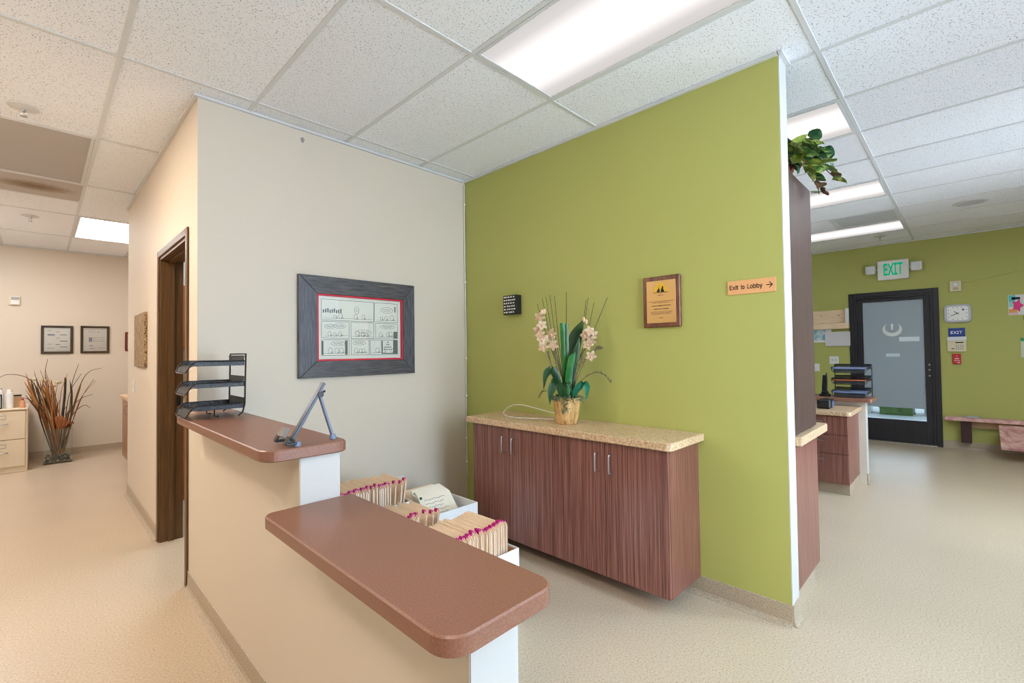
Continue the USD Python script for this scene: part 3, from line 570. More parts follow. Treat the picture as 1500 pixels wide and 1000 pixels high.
def make_folder(loc, label, group):
    t = thing('manila_folder', label, 'folder', loc, 0, group)
    for x, dz in ((-.0042, -.002), (.0042, 0)):
        c = yz(out, .0012); c.apply_translation((x, 0, dz)); obj('cover', c, M_manila, t)
    c = yz(Polygon([(-fy/2+.004, .003), (fy/2-.004, .003), (fy/2-.004, fz-.02), (-fy/2+.006, fz-.02)]), .0065); obj('papers', c, M_paper, t)
    obj('colour_tab', yz(Polygon([(-fy/2+.018, fz-.016), (-fy/2+.042, fz-.016), (-fy/2+.042, fz+.0015), (-fy/2+.018, fz+.0015)]), .0108), M_magenta, t, label='magenta index tab')
    return t
rnd = random.Random(8); first = None
for (xa, xb, yc, zb, lab, grp, lean) in ((.535, 1.02, -1.273, .205, 'manila folder with a magenta tab filed in the nearest white bin', 'folders in the nearest bin', 0),
                                   (.46, .865, -.86, .205, 'manila folder with a magenta tab filed in the middle white bin', 'folders in the middle bin', 0),
                                   (.46, .95, -.43, .27, 'manila folder with a magenta tab filed in the farthest white bin', 'folders in the farthest bin', 0)):
    x = xa; k = 0
    while x < xb:
        last = (xb-x)
        rz = rnd.uniform(-.35, .35); ry = rnd.uniform(-.4, .8)+(0 if last > .09 or yc < -1 else (9 if yc > -.5 else 13)*(1-last/.09))
        loc = (x, yc+rnd.uniform(-.012, .008), zb+rnd.uniform(-.012, .006))
        fin = x+.0138+(.01 if (yc > -1 and last < .09) else 0) >= xb
        if fin: dup(first, 'manila_folder', loc, rz, 'rightmost manila folder of the row in '+lab.split(' in ')[1], 'folder', None, ry=ry)
        elif first is None: first = make_folder((x, yc, zb), lab, grp)
        else: dup(first, 'manila_folder', loc, rz, lab, 'folder', grp, ry=ry)
        x += rnd.uniform(.0138, .0152) + (.010 if (yc > -1 and last < .09) else 0); k += 1
# index cards leaning in the open bin
M_card = tex('cream_card', [(.3, (232, 222, 200)), (.7, (242, 234, 216))], 10, .7); M_blue = plain('blue_ink', (70, 84, 140), .7); M_tabink = plain('tab_ink', (48, 74, 56), .7)
cw, ch = .255, .29; tabw = .05
for k in range(11):
    back = k > 6
    lab = 'large cream divider card covered in blue handwriting, front of the open bin' if k == 0 else ('cream index card leaning behind the written divider' if not back else 'tan index card slumped at the back of the open bin')
    t = thing('index_card', lab, 'card', (1.225+(.0 if not back else .02*(k-7)), -.70+.017*k+(.05 if back else 0), .207), 0, None if k == 0 else ('tan cards at the back of the open bin' if back else 'cream cards behind the written divider'))
    t.AddRotateXOp().Set(-42+k*1.0 if not back else -50); 
    tx = -cw/2+.006+(k % 5)*.006
    o_ = [(-cw/2, 0), (cw/2, 0), (cw/2, ch-.02), (cw/2-.02, ch), (tx+.0, ch), (-cw/2, ch-.02)]
    c = prism(Polygon(o_), .0015); v = c.vertices.copy(); c.vertices = np.c_[v[:, 0], -v[:, 2], v[:, 1]]; c.fix_normals(); obj('sheet', c, M_card if not back else M_manila, t)
    if k < 6: obj('tab_mark', box(-cw/2+.012, -cw/2+.03, -.0022, -.0015, ch-.03-.0*k, ch-.014), M_tabink, t)
    if k == 0:
        for r in range(7):
            z = ch-.045-r*.026; pts = [(-cw/2+.035+u, -.0024, z+.003*math.sin(u*260+r)+.0025*math.sin(u*97)) for u in np.linspace(0, .165-.02*(r % 3), 50)]
            obj('handwriting', tube(pts, .0011, 4), M_blue, t)

# ------------------------------------------------------------------ potted orchid arrangement
PB = (1.745, -1.235)
t = thing('orchid_arrangement', 'artificial orchid arrangement in a birch bark pot on the tan countertop', 'plant', (*PB, CZ1+.043))
M_bark = tex('birch_bark', [(.3, (112, 78, 44)), (.42, (190, 146, 90)), (.6, (214, 174, 114)), (.8, (232, 200, 146))], 9, .65, mscale=(3.2, 3.2, 1.2), dist=.6, bump=.3)
obj('pot', lathe([(0, 0), (.062, 0), (.066, .004), (.092, .158), (.094, .166), (.088, .166), (.084, .15), (0, .148)], 40), M_bark, t, smooth=40)
o0 = np.array((.70, -.714, 0)); o1 = np.array((0, 0, 1.)); o2 = np.array((-.714, -.70, 0))    # right, up, towards the viewer: the arrangement's own front
def F(u, v, w=0.): return o0*u+o1*v+o2*w
M_sg = leafmat('strap_leaf', [(.3, (22, 84, 34)), (.5, (40, 116, 50)), (.75, (74, 144, 72))], 9, .2, .3)
M_dg = leafmat('dark_leaf', [(.3, (26, 58, 34)), (.6, (44, 88, 48)), (.8, (70, 116, 66))], 9, .2, .3)
M_moss = leafmat('moss', [(.3, (84, 92, 62)), (.55, (122, 138, 98)), (.8, (160, 172, 138))], 40, .15, .8)
def blade(pts, w, m, side=None, fold=.25):
    p = bez(pts, 7); n_ = len(p); u = np.linspace(0, 1, n_); ww = w*np.clip(np.minimum(.45+u*2.2, (1-u)*3.2), .04, 1)
    obj('leaf', ribbon(p, ww, o0 if side is None else side, fold), m, t, smooth=True)
def straight(pts, w, m):
    p = bez(pts, 6); obj('leaf', ribbon(p, np.full(len(p), w), o0, .3), m, t, smooth=True)
straight([F(-.01, .14), F(-.012, .35, .01), F(-.022, .64, .015)], .032, M_sg)
straight([F(.004, .14, -.01), F(.004, .36), F(.002, .635, .0)], .034, M_sg)
blade([F(.012, .14), F(.03, .35, -.02), F(.07, .55, -.03), F(.118, .665, -.02)], .085, M_dg)
blade([F(.02, .14, .02), F(.04, .32, .02), F(.065, .45, .03), F(.085, .55, .02)], .05, M_dg)
blade([F(.0, .14, .03), F(.012, .30, .04), F(.03, .41, .05), F(.055, .455, .05)], .045, M_sg)
blade([F(-.03, .15, .02), F(-.06, .28, .04), F(-.1, .345, .05), F(-.135, .31, .05), F(-.15, .22, .05)], .045, M_dg)
blade([F(-.03, .15, .04), F(-.055, .24, .08), F(-.085, .255, .1), F(-.11, .21, .11), F(-.118, .13, .11)], .05, M_dg)
blade([F(-.03, .15, -.02), F(-.05, .25, -.03), F(-.075, .27, -.03), F(-.09, .2, -.03)], .04, M_sg)
blade([F(.03, .15, .03), F(.06, .22, .06), F(.1, .255, .07), F(.118, .22, .07), F(.112, .15, .07)], .045, leafmat('teal_leaf', [(.3, (16, 96, 70)), (.7, (40, 138, 100))], 9, .2, .3))
blade([F(-.01, .15, .05), F(-.02, .24, .08), F(.0, .26, .1), F(.02, .2, .11)], .03, M_dg)
# flower stems and orchid blossoms
M_petal = leafmat('orchid_petal', [(.3, (226, 196, 160)), (.55, (238, 216, 188)), (.75, (214, 164, 142))], 30, .35, .5); M_lip = plain('orchid_lip', (222, 176, 128), .5); M_bud = plain('orchid_bud', (226, 190, 160), .5)
M_stem = plain('orchid_stem', (122, 138, 62), .6); M_twig = plain('dry_twig', (92, 84, 50), .7)
for pts in ([F(-.03, .15), F(-.06, .38, .02), F(-.095, .53, .03), F(-.125, .63, .02), F(-.15, .70, .0)], [F(.03, .15), F(.07, .38, .02), F(.1, .52, .03), F(.118, .64, .02)]): obj('flower_stem', tube(bez(pts, 8), .004, 7), M_stem, t, smooth=True)
def petal(c, d, nrm, ln, w):
    d = d/np.linalg.norm(d); p = [c, c+d*ln*.35+nrm*ln*.10, c+d*ln*.7+nrm*ln*.12, c+d*ln+nrm*ln*.02]
    return ribbon(bez(p, 3), w*np.array([.3, .6, .85, 1, 1, .95, .8, .55, .2, .1][:len(bez(p, 3))]), np.cross(nrm, d), .25, .001)
rng = np.random.default_rng(5)
for u, v, w in ((-.165, .68, .02), (-.155, .625, .03), (-.175, .60, .02), (-.16, .53, .04), (-.145, .485, .04), (-.09, .57, .04), (-.085, .50, .05), (-.105, .545, .02), (.145, .585, .04), (.165, .565, .03), (.135, .50, .04), (.15, .43, .05), (.155, .525, .03), (-.165, .56, .05), (.12, .56, .04)):
    c = F(u, v, w); nrm = F(rng.normal(-.1 if u < 0 else .1, .45), rng.normal(0, .35), 1.); nrm /= np.linalg.norm(nrm)
    a = np.cross(nrm, (0, 0, 1)); a /= np.linalg.norm(a); b = np.cross(a, nrm); off = rng.uniform(0, 6.28)
    fl = obj('flower', [petal(c, a*math.cos(k*2*math.pi/5+off)+b*math.sin(k*2*math.pi/5+off), nrm, .040, .024) for k in range(5)], M_petal, t, smooth=True)
    obj('lip', trimesh.creation.icosphere(1, .0065).apply_scale((1, 1, 1.4)).apply_translation(c+nrm*.008-b*.006), M_lip, fl)
for u, v in ((-.15, .71), (-.135, .715), (.115, .66), (.13, .645)): obj('bud', trimesh.creation.icosphere(1, .012).apply_scale((.8, .8, 1.5)).apply_translation(F(u, v, .02)), M_bud, t, smooth=True)
for a, b in (((-.05, .3), (-.18, .765)), ((-.05, .3), (-.147, .80)), ((-.045, .3), (-.125, .81)), ((-.04, .3), (-.098, .82)), ((-.03, .3), (-.068, .815)), ((-.005, .3), (.008, .84)), ((.06, .3), (.135, .79)), ((.06, .3), (.148, .80)), ((.07, .3), (.185, .77)), ((.05, .3), (.27, .80))):
    obj('twig', tube(bez([F(0, .15), F(a[0]*.6, a[1]), F((a[0]+b[0])/2, (a[1]+b[1])/2, .015), F(b[0], b[1], .0)], 5), np.linspace(.0042, .002, 16), 5), M_twig, t)
# bristly grasses
M_bristle = plain('bristle', (112, 96, 78), .8)
def bristly(pts, r, n_, name='grass_plume'):
    p = bez(pts, 8); ms = [tube(p, .0018, 5)]
    for k in range(n_):
        i = int(len(p)*.35+rng.uniform(0, len(p)*.64)); d = rng.normal(0, 1, 3); d /= np.linalg.norm(d); ms.append(tube([p[i], p[i]+d*r*rng.uniform(.5, 1)+o1*r*.3], .0011, 3))
    obj(name, ms, M_bristle, t)
bristly([F(.02, .15), F(.09, .27, .03), F(.17, .32, .04), F(.23, .31, .04), F(.28, .26, .04)], .013, 130)
bristly([F(.02, .15), F(.08, .32, .03), F(.13, .42, .04), F(.19, .47, .03), F(.225, .475, .03)], .018, 130)
bristly([F(-.02, .15), F(-.05, .3, .02), F(-.07, .42, .03), F(-.08, .48, .03)], .02, 90)
bristly([F(-.02, .15), F(-.08, .3, .02), F(-.105, .40, .03), F(-.12, .46, .03)], .016, 80)
bristly([F(.02, .15), F(.05, .28, .03), F(.085, .37, .04), F(.1, .42, .03)], .018, 80)
bristly([F(-.03, .15), F(-.09, .2, .04), F(-.15, .21, .05), F(-.18, .17, .05)], .012, 60)
ms = []
for k in range(420):
    a = rng.uniform(0, 6.28); r = .1*math.sqrt(rng.uniform(0, 1)); c = np.array((r*math.cos(a), r*math.sin(a), .15+rng.uniform(0, .03)*(1.2-r/.1)))
    d = np.array((math.cos(a)*r*4, math.sin(a)*r*4, .6))+rng.normal(0, .5, 3); d /= np.linalg.norm(d)
    ms.append(ribbon([c, c+d*.016, c+d*.03+np.array((0, 0, -.006))], [.004, .006, .001], rng.normal(0, 1, 3)))
for k in range(46):
    u = rng.normal(-.018, .010); v = .165-rng.uniform(0, .085)**1.0; c = F(u, v, .086+(v-.16)*.16+.006); d = F(rng.normal(0, .6), rng.normal(-.4, .4), .5); ms.append(ribbon([c, c+d*.01, c+d*.018], [.004, .007, .001], rng.normal(0, 1, 3)))
tag(obj('moss', ms, M_moss, t), kind='stuff')
# white cable looping behind the pot
t = thing('cable', 'white power cable looping on the tan countertop beside the plant pot', 'cable', (0, 0, CZ1+.043))
obj('cord', tube(bez([(1.86, -1.06, .035), (1.85, -.98, .045), (1.84, -.86, .063), (1.85, -.72, .072), (1.87, -.6, .05), (1.80, -.6, .012), (1.72, -.72, .004), (1.70, -.84, .004), (1.74, -.95, .005), (1.80, -1.08, .004)], 8), .0036, 8), M_plasticwhite, t, smooth=True)

# ------------------------------------------------------------------ things on the cream wall
t = thing('picture', 'comic style print in a wide grey wooden frame with red inner edge', 'picture', (0, 0, 0))
fx0, fx1, fz0, fz1 = .541, 1.410, 1.195, 1.868; ix0, ix1, iz0, iz1 = .659, 1.307, 1.304, 1.750
M_greywood = tex('grey_wood', [(.3, (52, 50, 53)), (.5, (76, 73, 76)), (.7, (102, 97, 98))], 3, .42, mscale=(3, 40, 40), dist=.4, bump=.1); M_greywoodv = tex('grey_wood_upright', [(.3, (54, 54, 62)), (.5, (78, 78, 87)), (.7, (104, 102, 108))], 3, .42, mscale=(40, 40, 3), dist=.4, bump=.1)
def rail(pts, m):
    q = Polygon(pts); r = wally(slab_xy(q.buffer(-.0006), 0.001, .032, .002), 0, 0, 0); obj('frame_rail', r, m, t)
rail([(fx0, fz0), (fx1, fz0), (ix1, iz0), (ix0, iz0)], M_greywood); rail([(fx0, fz1), (ix0, iz1), (ix1, iz1), (fx1, fz1)], M_greywood)
rail([(fx0, fz0), (ix0, iz0), (ix0, iz1), (fx0, fz1)], M_greywoodv); rail([(fx1, fz0), (fx1, fz1), (ix1, iz1), (ix1, iz0)], M_greywoodv)
M_red = plain('red_mat', (206, 22, 52), .5)
rw = .011
for q in ((ix0, ix1, iz0, iz0+rw), (ix0, ix1, iz1-rw, iz1), (ix0, ix0+rw, iz0+rw, iz1-rw), (ix1-rw, ix1, iz0+rw, iz1-rw)): obj('liner', wally(flat(*q, .012, .026), 0, 0, 0), M_red, t)
obj('print', wally(flat(ix0+rw, ix1-rw, iz0+rw, iz1-rw, .004, .010), 0, 0, 0), plain('print_paper', (232, 228, 214), .7), t)
pw, ph = ix1-ix0-2*rw, iz1-iz0-2*rw
ink, grey = [], []
def U(u): return ix0+rw+u*pw
def V(v): return iz0+rw+v*ph
def stroke(pts, w=.0011):
    for (a, b), (c, d) in zip(pts[:-1], pts[1:]):
        a, b, c, d = U(a), V(b), U(c), V(d); dx, dz = c-a, d-b; l = math.hypot(dx, dz)+1e-9; nx, nz = -dz/l*w, dx/l*w
        m = prism(Polygon([(a+nx, b+nz), (c+nx, d+nz), (c-nx, d-nz), (a-nx, b-nz)]), .0006, .0101); ink.append(m)
def rectline(u0, u1, v0, v1): stroke([(u0, v0), (u1, v0), (u1, v1), (u0, v1), (u0, v0)])
def oval(u, v, ru, rv, n_=14): stroke([(u+ru*math.cos(a), v+rv*math.sin(a)) for a in np.linspace(0, 2*math.pi, n_)], .0008)
def blk(u0, u1, v0, v1): grey.append(prism(Polygon([(U(u0), V(v0)), (U(u1), V(v0)), (U(u1), V(v1)), (U(u0), V(v1))]), .0006, .0101))
def scribble(u0, u1, v, amp=.008): stroke([(u, v+amp*math.sin(u*330)+amp*.6*math.sin(u*121+v*50)) for u in np.linspace(u0, u1, 22)], .0006)
pan = [(.04, .65, .62, .95), (.66, .96, .62, .95), (.04, .35, .335, .60), (.37, .65, .335, .60), (.67, .96, .335, .60), (.04, .35, .06, .31), (.37, .59, .06, .31), (.60, .96, .06, .31)]
for p in pan: rectline(*p)
for u, v, ru, rv in ((.44, .80, .028, .06), (.82, .83, .08, .05), (.13, .52, .06, .035), (.24, .53, .07, .04), (.52, .43, .1, .05), (.83, .54, .1, .035), (.22, .25, .08, .035), (.47, .26, .08, .035)): oval(u, v, ru, rv); scribble(u-ru*.7, u+ru*.7, v+rv*.25); scribble(u-ru*.6, u+ru*.6, v-rv*.25)
rr_ = random.Random(2)
for p in pan:
    n_ = 3 if p[1]-p[0] < .4 else 4
    stroke([(p[0]+.02, p[2]+.03), (p[1]-.02, p[2]+.03+rr_.uniform(-.004, .01))], .0007)
    for k in range(n_):      # plain bushes, balls and grass tufts
        u = p[0]+.05+(p[1]-p[0]-.1)*(k+rr_.uniform(.2, .8))/n_; h = rr_.uniform(.02, .035); oval(u, p[2]+.03+h*1.4, h*.7, h*1.4, 10)
        for j in (-1, 0, 1): stroke([(u+.02+j*.006, p[2]+.03), (u+.02+j*.011, p[2]+.06)], .0007)
for k in range(9): blk(.055+k*.024, .055+k*.024+.014, .735+.004*(k % 3), .735+.05+.012*((k*7) % 3))   # display lettering band, abstract
blk(.04, .06, .07, .29); blk(.30, .33, .07, .30); blk(.905, .96, .34, .46); blk(.90, .96, .07, .31); blk(.745, .762, .08, .30); blk(.75, .9, .07, .085); blk(.92, .935, .80, .90)
for r, k in ((.275, 1), (.235, 2), (.19, 4), (.15, 5)):
    for j in range(k): blk(.83+(j-(k-1)/2)*.024-.007, .83+(j-(k-1)/2)*.024+.007, r-.010, r+.010)
obj('print_lines', [wally(m, 0, 0, 0) for m in ink], M_ink, t); obj('print_blocks', [wally(m, 0, 0, 0) for m in grey], M_greyink, t)
obj('glass', wally(flat(ix0+rw, ix1-rw, iz0+rw, iz1-rw, .017, .019), 0, 0, 0), M_pane, t)
# socket plate low on the cream wall
t = thing('socket', 'white socket plate with a red rocker low on the cream wall', 'socket', (1.288, 0, .365))
obj('plate', wally(slab_xy(rrect(-.036, .036, -.058, .058, .006), 0.0, .006, .002), 0, 0, 0), M_plasticwhite, t); obj('outlet', wally(flat(-.017, .017, .012, .04, .006, .0075), 0, 0, 0), M_plasticwhite, t)
obj('outlet', wally(flat(-.017, .017, -.04, -.012, .006, .0075), 0, 0, 0), M_plasticwhite, t); obj('rocker', wally(flat(.006, .018, .004, .02, .0075, .010, .001), 0, 0, 0), plain('red_rocker', (150, 20, 44), .4), t)
t = thing('cable', 'thin white cable clipped down the corner of the cream and green walls', 'cable', (W-.012, -.010, 0))
obj('cord', tube(bez([(0, 0, 2.79)]+[(.003*math.sin(z*5), 0, z) for z in np.arange(2.4, .2, -.3)], 4), .0045, 7), M_plasticwhite, t, smooth=True)
for z in (2.62, 1.95, 1.3, .98, .62, .42): obj('clip', box(-.011, .009, -.006, .008, z-.007, z+.007, .002), M_plasticwhite, t)

# ------------------------------------------------------------------ things on the green partition
t = thing('letter_block', 'small black block sign of white text lines on the green wall', 'sign', (W-.001, -.515, 1.635))
obj('block', wallx(flat(0, .142, 0, .146, 0, .055, .002), 0, 0, 0), M_blackplastic, t)
rr_ = random.Random(7); ms = []
for r in range(6):
    u = .008
    while u < .126:
        w_ = rr_.choice((.016, .026, .034, .02)); w_ = min(w_, .134-u); x_ = u
        while x_ < u+w_-.003: ms.append(wallx(flat(x_, x_+.0042, .126-r*.0232, .126-r*.0232+.0115, .055, .0558), 0, 0, 0)); x_ += .0058
        u += w_+.006
obj('text_line', ms, plain('sign_white', (226, 222, 214), .6), t)
t = thing('plaque', 'wooden award plaque with a gold plate and yellow sun emblem', 'plaque', (W-.001, -1.684, 1.482))
M_walnut = tex('walnut', [(.3, (66, 34, 22)), (.5, (110, 60, 38)), (.7, (142, 84, 54))], 4, .3, mscale=(8, 8, 1.5), dist=.8)
obj('board', wallx(flat(0, .229, 0, .300, 0, .022, .004), 0, 0, 0), M_walnut, t); obj('plate', wallx(flat(.024, .205, .026, .274, .022, .0235, .0005), 0, 0, 0), plain('gold_plate', (200, 160, 100), .35, metallic=.35), t)
sun = Polygon([(.043*math.cos(a), .052*math.sin(a)) for a in np.linspace(0, math.pi, 24)]); obj('emblem', wallx(prism(sun, .0006), -.0235, -.114, .205), plain('sun_yellow', (226, 178, 36), .5), t, label='yellow half sun emblem')
fig = [Polygon([(-.018, 0), (-.026, .004), (-.014, .018), (-.010, .03), (-.006, .014), (-.004, 0)]), Polygon([(.0, 0), (.004, .016), (.012, .034), (.018, .03), (.016, .016), (.024, .004), (.02, 0)]), Polygon([(-.045, -.004), (.048, -.004), (.048, -.001), (-.045, -.001)])]
obj('emblem_mark', [wallx(prism(q, .0006), -.0241, -.114, .206) for q in fig], M_ink, t, label='dark figures on the sun')
M_txt = plain('plaque_ink', (86, 58, 34), .6)
for u0, u1, v, h in ((.096, .130, .186, .004), (.040, .190, .150, .0028), (.062, .165, .142, .0028), (.056, .175, .124, .0055), (.07, .162, .105, .005), (.05, .185, .090, .0026), (.05, .18, .083, .0026), (.055, .175, .076, .0026), (.104, .126, .053, .005)):
    ms = []; u = u0
    while u < u1: w_ = rr_.uniform(.5, 1.6)*h*1.5; ms.append(wallx(flat(u, min(u+w_, u1), v, v+h*rr_.uniform(.75, 1), .0235, .0239), 0, 0, 0)); u += w_+h*.4
    obj('text_line', ms, M_txt, t)
t = thing('sign', 'tan sign reading Exit to Lobby with an arrow on the green wall', 'sign', (W-.001, -2.168, 1.635))
obj('plate', wallx(flat(0, .2305, 0, .0725, 0, .004, .0006), 0, 0, 0), plain('sign_tan', (232, 172, 118), .45), t)
M_signink = plain('sign_ink', (44, 30, 18), .6)
obj('lettering', [wallx(text(w_, .0225, .0008, True, width=ww), -.004, -u, .026) for w_, u, ww in (('Exit', .010, .044), ('to', .066, .019), ('Lobby', .098, .072))], M_signink, t)
arr = [Polygon([(0, -.002), (.026, -.002), (.026, .002), (0, .002)]), Polygon([(.012, .0145), (.017, .0145), (.031, 0), (.017, -.0145), (.012, -.0145), (.0255, 0)])]
obj('arrow', [wallx(prism(q, .0008), -.004, -.187, .036) for q in arr], M_signink, t)

# ------------------------------------------------------------------ far lobby wall
def on_far(name, label, cat, y, z): return thing(name, label, cat, (XF, y, z))
t = on_far('exit_sign', 'white emergency sign with green EXIT above the black door', 'sign', -2.178, 2.30)
obj('housing', wallx(flat(0, .345, 0, .272, .0, .05, .006), 0, 0, 0), M_plasticwhite, t)
obj('lettering', wallx(text('EXIT', .160, .002, True, width=.21), -.05, -.07, .066), glow('exit_green', lin((10, 176, 122)), .4), t, label='green EXIT letters')
for k, (u0, u1) in enumerate(((-.135, -.02), (.365, .482))):
    l = obj('lamp_head', wallx(flat(u0, u1, .095, .215, .03, .10, .012), 0, 0, 0), M_plasticwhite, t)
    obj('lens', wallx(flat(u0+.015, u1-.015, .112, .198, .0995, .104, .002), 0, 0, 0), plain('lamp_lens%d' % k, (220, 222, 226), .15), l)
    obj('arm', wallx(cyl((u1 if k == 0 else u0, .155, .05), (0 if k == 0 else .345, .155, .03), .009, 8), 0, 0, 0), M_plasticwhite, t)
t = on_far('fire_strobe', 'small beige fire strobe above the wall clock', 'strobe', -2.925, 2.068)
obj('plate', wallx(flat(0, .112, 0, .138, 0, .03, .004), 0, 0, 0), M_beige, t); obj('strobe_lens', wallx(flat(.03, .085, .06, .12, .03, .055, .012), 0, 0, 0), plain('strobe_clear', (236, 238, 240), .1), t); obj('sounder', wallx(flat(.03, .085, .02, .05, .03, .033), 0, 0, 0), plain('strobe_grey', (190, 180, 150), .6), t)
obj('wire', tube([(-.002, -.112, .10), (-.002, -.35, .145), (-.002, -.7, .21), (-.002, -1.2, .3)], .004, 6), M_green, t)
t = on_far('clock', 'rounded white and silver wall clock right of the exit door', 'clock', -2.862, 1.658)
cp = rrect(0, .262, 0, .238, .05); obj('case', wallx(slab_xy(cp, 0, .035, .008), 0, 0, 0), plain('silver_plastic', (190, 192, 198), .3), t)
obj('dial', wallx(prism(rrect(.03, .232, .028, .210, .03), .001, .035), 0, 0, 0), plain('dial', (240, 240, 238), .5), t)
for a in range(12):
    c, s_ = math.cos(a*math.pi/6), math.sin(a*math.pi/6); q = min(.085/max(abs(c), 1e-6), .075/max(abs(s_), 1e-6)); obj('hour_mark', wallx(flat(.131+q*c-.004, .131+q*c+.004, .119+q*s_-.004, .119+q*s_+.004, .036, .037), 0, 0, 0), M_ink, t)
for a, ln in ((math.radians(205), .075), (math.radians(140), .045)):
    obj('hand', wallx(prism(Polygon([(.131+ln*math.cos(a)*s+w_*-math.sin(a), .119+ln*math.sin(a)*s+w_*math.cos(a)) for s, w_ in ((-.2, .004), (1, .003), (1, -.003), (-.2, -.004))]), .001, .0375), 0, 0, 0), M_ink, t)
obj('weather_dial', wallx(prism(Polygon([(.185+.012*math.cos(a), .165+.012*math.sin(a)) for a in np.linspace(0, 6.28, 14)[:-1]]), .001, .036), 0, 0, 0), M_greyink, t)
t = on_far('sign', 'small blue sign reading EXIT above the alarm keypad', 'sign', -2.898, 1.474)
obj('plate', wallx(flat(0, .160, 0, .112, 0, .004), 0, 0, 0), plain('sign_blue', (26, 62, 146), .45), t); obj('lettering', wallx(text('EXIT', .036, .001, True, width=.112), -.004, -.022, .036), M_plasticwhite, t)
t = on_far('keypad', 'beige alarm keypad with a hinged white cover below the blue EXIT sign', 'keypad', -2.884, 1.276)
obj('case', wallx(flat(0, .182, 0, .142, 0, .028, .004), 0, 0, 0), M_beige, t); obj('cover', wallx(flat(0, .185, .144, .196, .004, .022, .003), 0, 0, 0), plain('cover_white', (222, 224, 230), .4), t)
obj('display', wallx(flat(.08, .155, .112, .124, .028, .029), 0, 0, 0), M_ink, t); obj('badge', wallx(flat(.04, .068, .034, .042, .028, .029), 0, 0, 0), M_ink, t)
M_key = plain('key_grey', (170, 172, 168), .5)
for r in range(3):
    for c in range(4): obj('key', wallx(flat(.082+c*.02, .095+c*.02, .028+r*.024, .042+r*.024, .028, .031, .001), 0, 0, 0), M_key, t)
t = on_far('fire_tag', 'small red fire notice under the alarm keypad', 'notice', -2.932, 1.112)
obj('plate', wallx(flat(0, .08, 0, .134, 0, .02, .003), 0, 0, 0), plain('fire_red', (202, 24, 40), .45), t)
obj('text_line', [wallx(flat(.02, .06, .066, .076, .02, .0208), 0, 0, 0), wallx(flat(.012, .07, .042, .048, .02, .0208), 0, 0, 0), wallx(flat(.044, .07, .016, .024, .02, .0208), 0, 0, 0), wallx(prism(Polygon([(.034, .1), (.048, .1), (.041, .118)]), .0008, .02), 0, 0, 0)], M_plasticwhite, t)
# papers pinned at the right
t = on_far('paper', 'pinned picture sheet of turquoise, pink and orange shapes at the right edge', 'paper', -3.452, 1.725)
obj('sheet', wallx(flat(0, .15, 0, .25, .002, .004), 0, 0, 0), plain('sheet_white', (226, 226, 222), .7), t)
for q, c in (((.004, .06, .17, .246), (96, 196, 200)), ((.004, .04, .1, .17), (150, 210, 208)), ((.004, .075, .03, .075), (232, 168, 96)), ((.004, .08, .004, .03), (226, 190, 200)), ((.03, .1, .19, .22), (38, 40, 70)), ((.045, .075, .09, .14), (60, 50, 60))): obj('patch', wallx(flat(*q, .004, .0046), 0, 0, 0), plain('patch%d' % c[0], c, .7), t)
t = on_far('paper', 'bright pink star card pinned over the picture sheet', 'paper', -3.53, 1.84); star = Polygon([((.055 if k % 2 == 0 else .028)*math.cos(k*math.pi/5), (.085 if k % 2 == 0 else .05)*math.sin(k*math.pi/5)) for k in range(10)]); obj('card', wallx(prism(star, .002, .006), 0, 0, 0), plain('hot_pink', (228, 60, 134), .6), t)
t = on_far('folder', 'bright green folder pinned at the right edge of the far wall', 'folder', -3.575, 1.66); obj('cover', wallx(flat(0, .26, 0, .05, .008, .011), 0, 0, 0), plain('green_dark', (46, 128, 34), .5), t); obj('cover', wallx(flat(.03, .27, .045, .25, .010, .013), 0, 0, 0), plain('green_bright', (74, 190, 60), .5), t)
t = on_far('brochure_holder', 'clear brochure holder with a green topped leaflet at the right edge of the far wall', 'holder', -3.535, 1.18); obj('leaflet', wallx(flat(.008, .2, .02, .22, .004, .008), 0, 0, 0), plain('leaflet', (206, 214, 190), .6), t); obj('leaflet', wallx(flat(.008, .2, .22, .26, .004, .008), 0, 0, 0), plain('leaflet_top', (60, 150, 96), .6), t); obj('holder', wallx(flat(0, .208, 0, .2, .012, .015), 0, 0, 0), M_pane, t)
# wall bench with tilted board
t = thing('wall_bench', 'wall hung bench shelf with pink marbled top right of the exit door', 'bench', (XF, -2.84, 0)); M_legwood = tex('dark_red_wood', [(.3, (46, 24, 26)), (.7, (74, 42, 42))], 3, .4, mscale=(40, 40, 1))
obj('top', box(-.17, -.001, -1.5, 0, .385, .43, .004), M_pinkstone, t); obj('bracket', box(-.12, -.002, -.25, -.15, .105, .3845, .003), M_legwood, t); obj('bracket', box(-.12, -.002, -1.3, -1.2, .105, .3845, .003), M_legwood, t)
obj('brace', box(-.035, -.002, -.9, -.251, .29, .3845, .003), plain('pine', (206, 168, 124), .6), t)
b_ = slab_xy(rrect(0, .52, -.9, 0, .01), 0, .04); b_.apply_transform(trimesh.transformations.rotation_matrix(math.radians(22), (0, 1, 0)))
b_.apply_transform(np.diag((-1., 1, 1, 1))); b_.invert(); b_.apply_translation((-.175, -.485, .335)); 
obj('flap', b_, M_pinkstone, t, label='tilted pink marbled flap')
t = thing('cloth', 'white crumpled cloth left on the edge of the wall bench', 'cloth', (XF-.1, -3.1, .431)); c_ = trimesh.creation.icosphere(3, 1.); v = c_.vertices; c_.vertices = np.c_[v[:, 0]*.05, v[:, 1]*.07, np.abs(v[:, 2])*.018*(1+.5*np.sin(v[:, 0]*9+v[:, 1]*7))]; obj('fold', c_, plain('cloth_white', (222, 220, 214), .8), t, smooth=True)
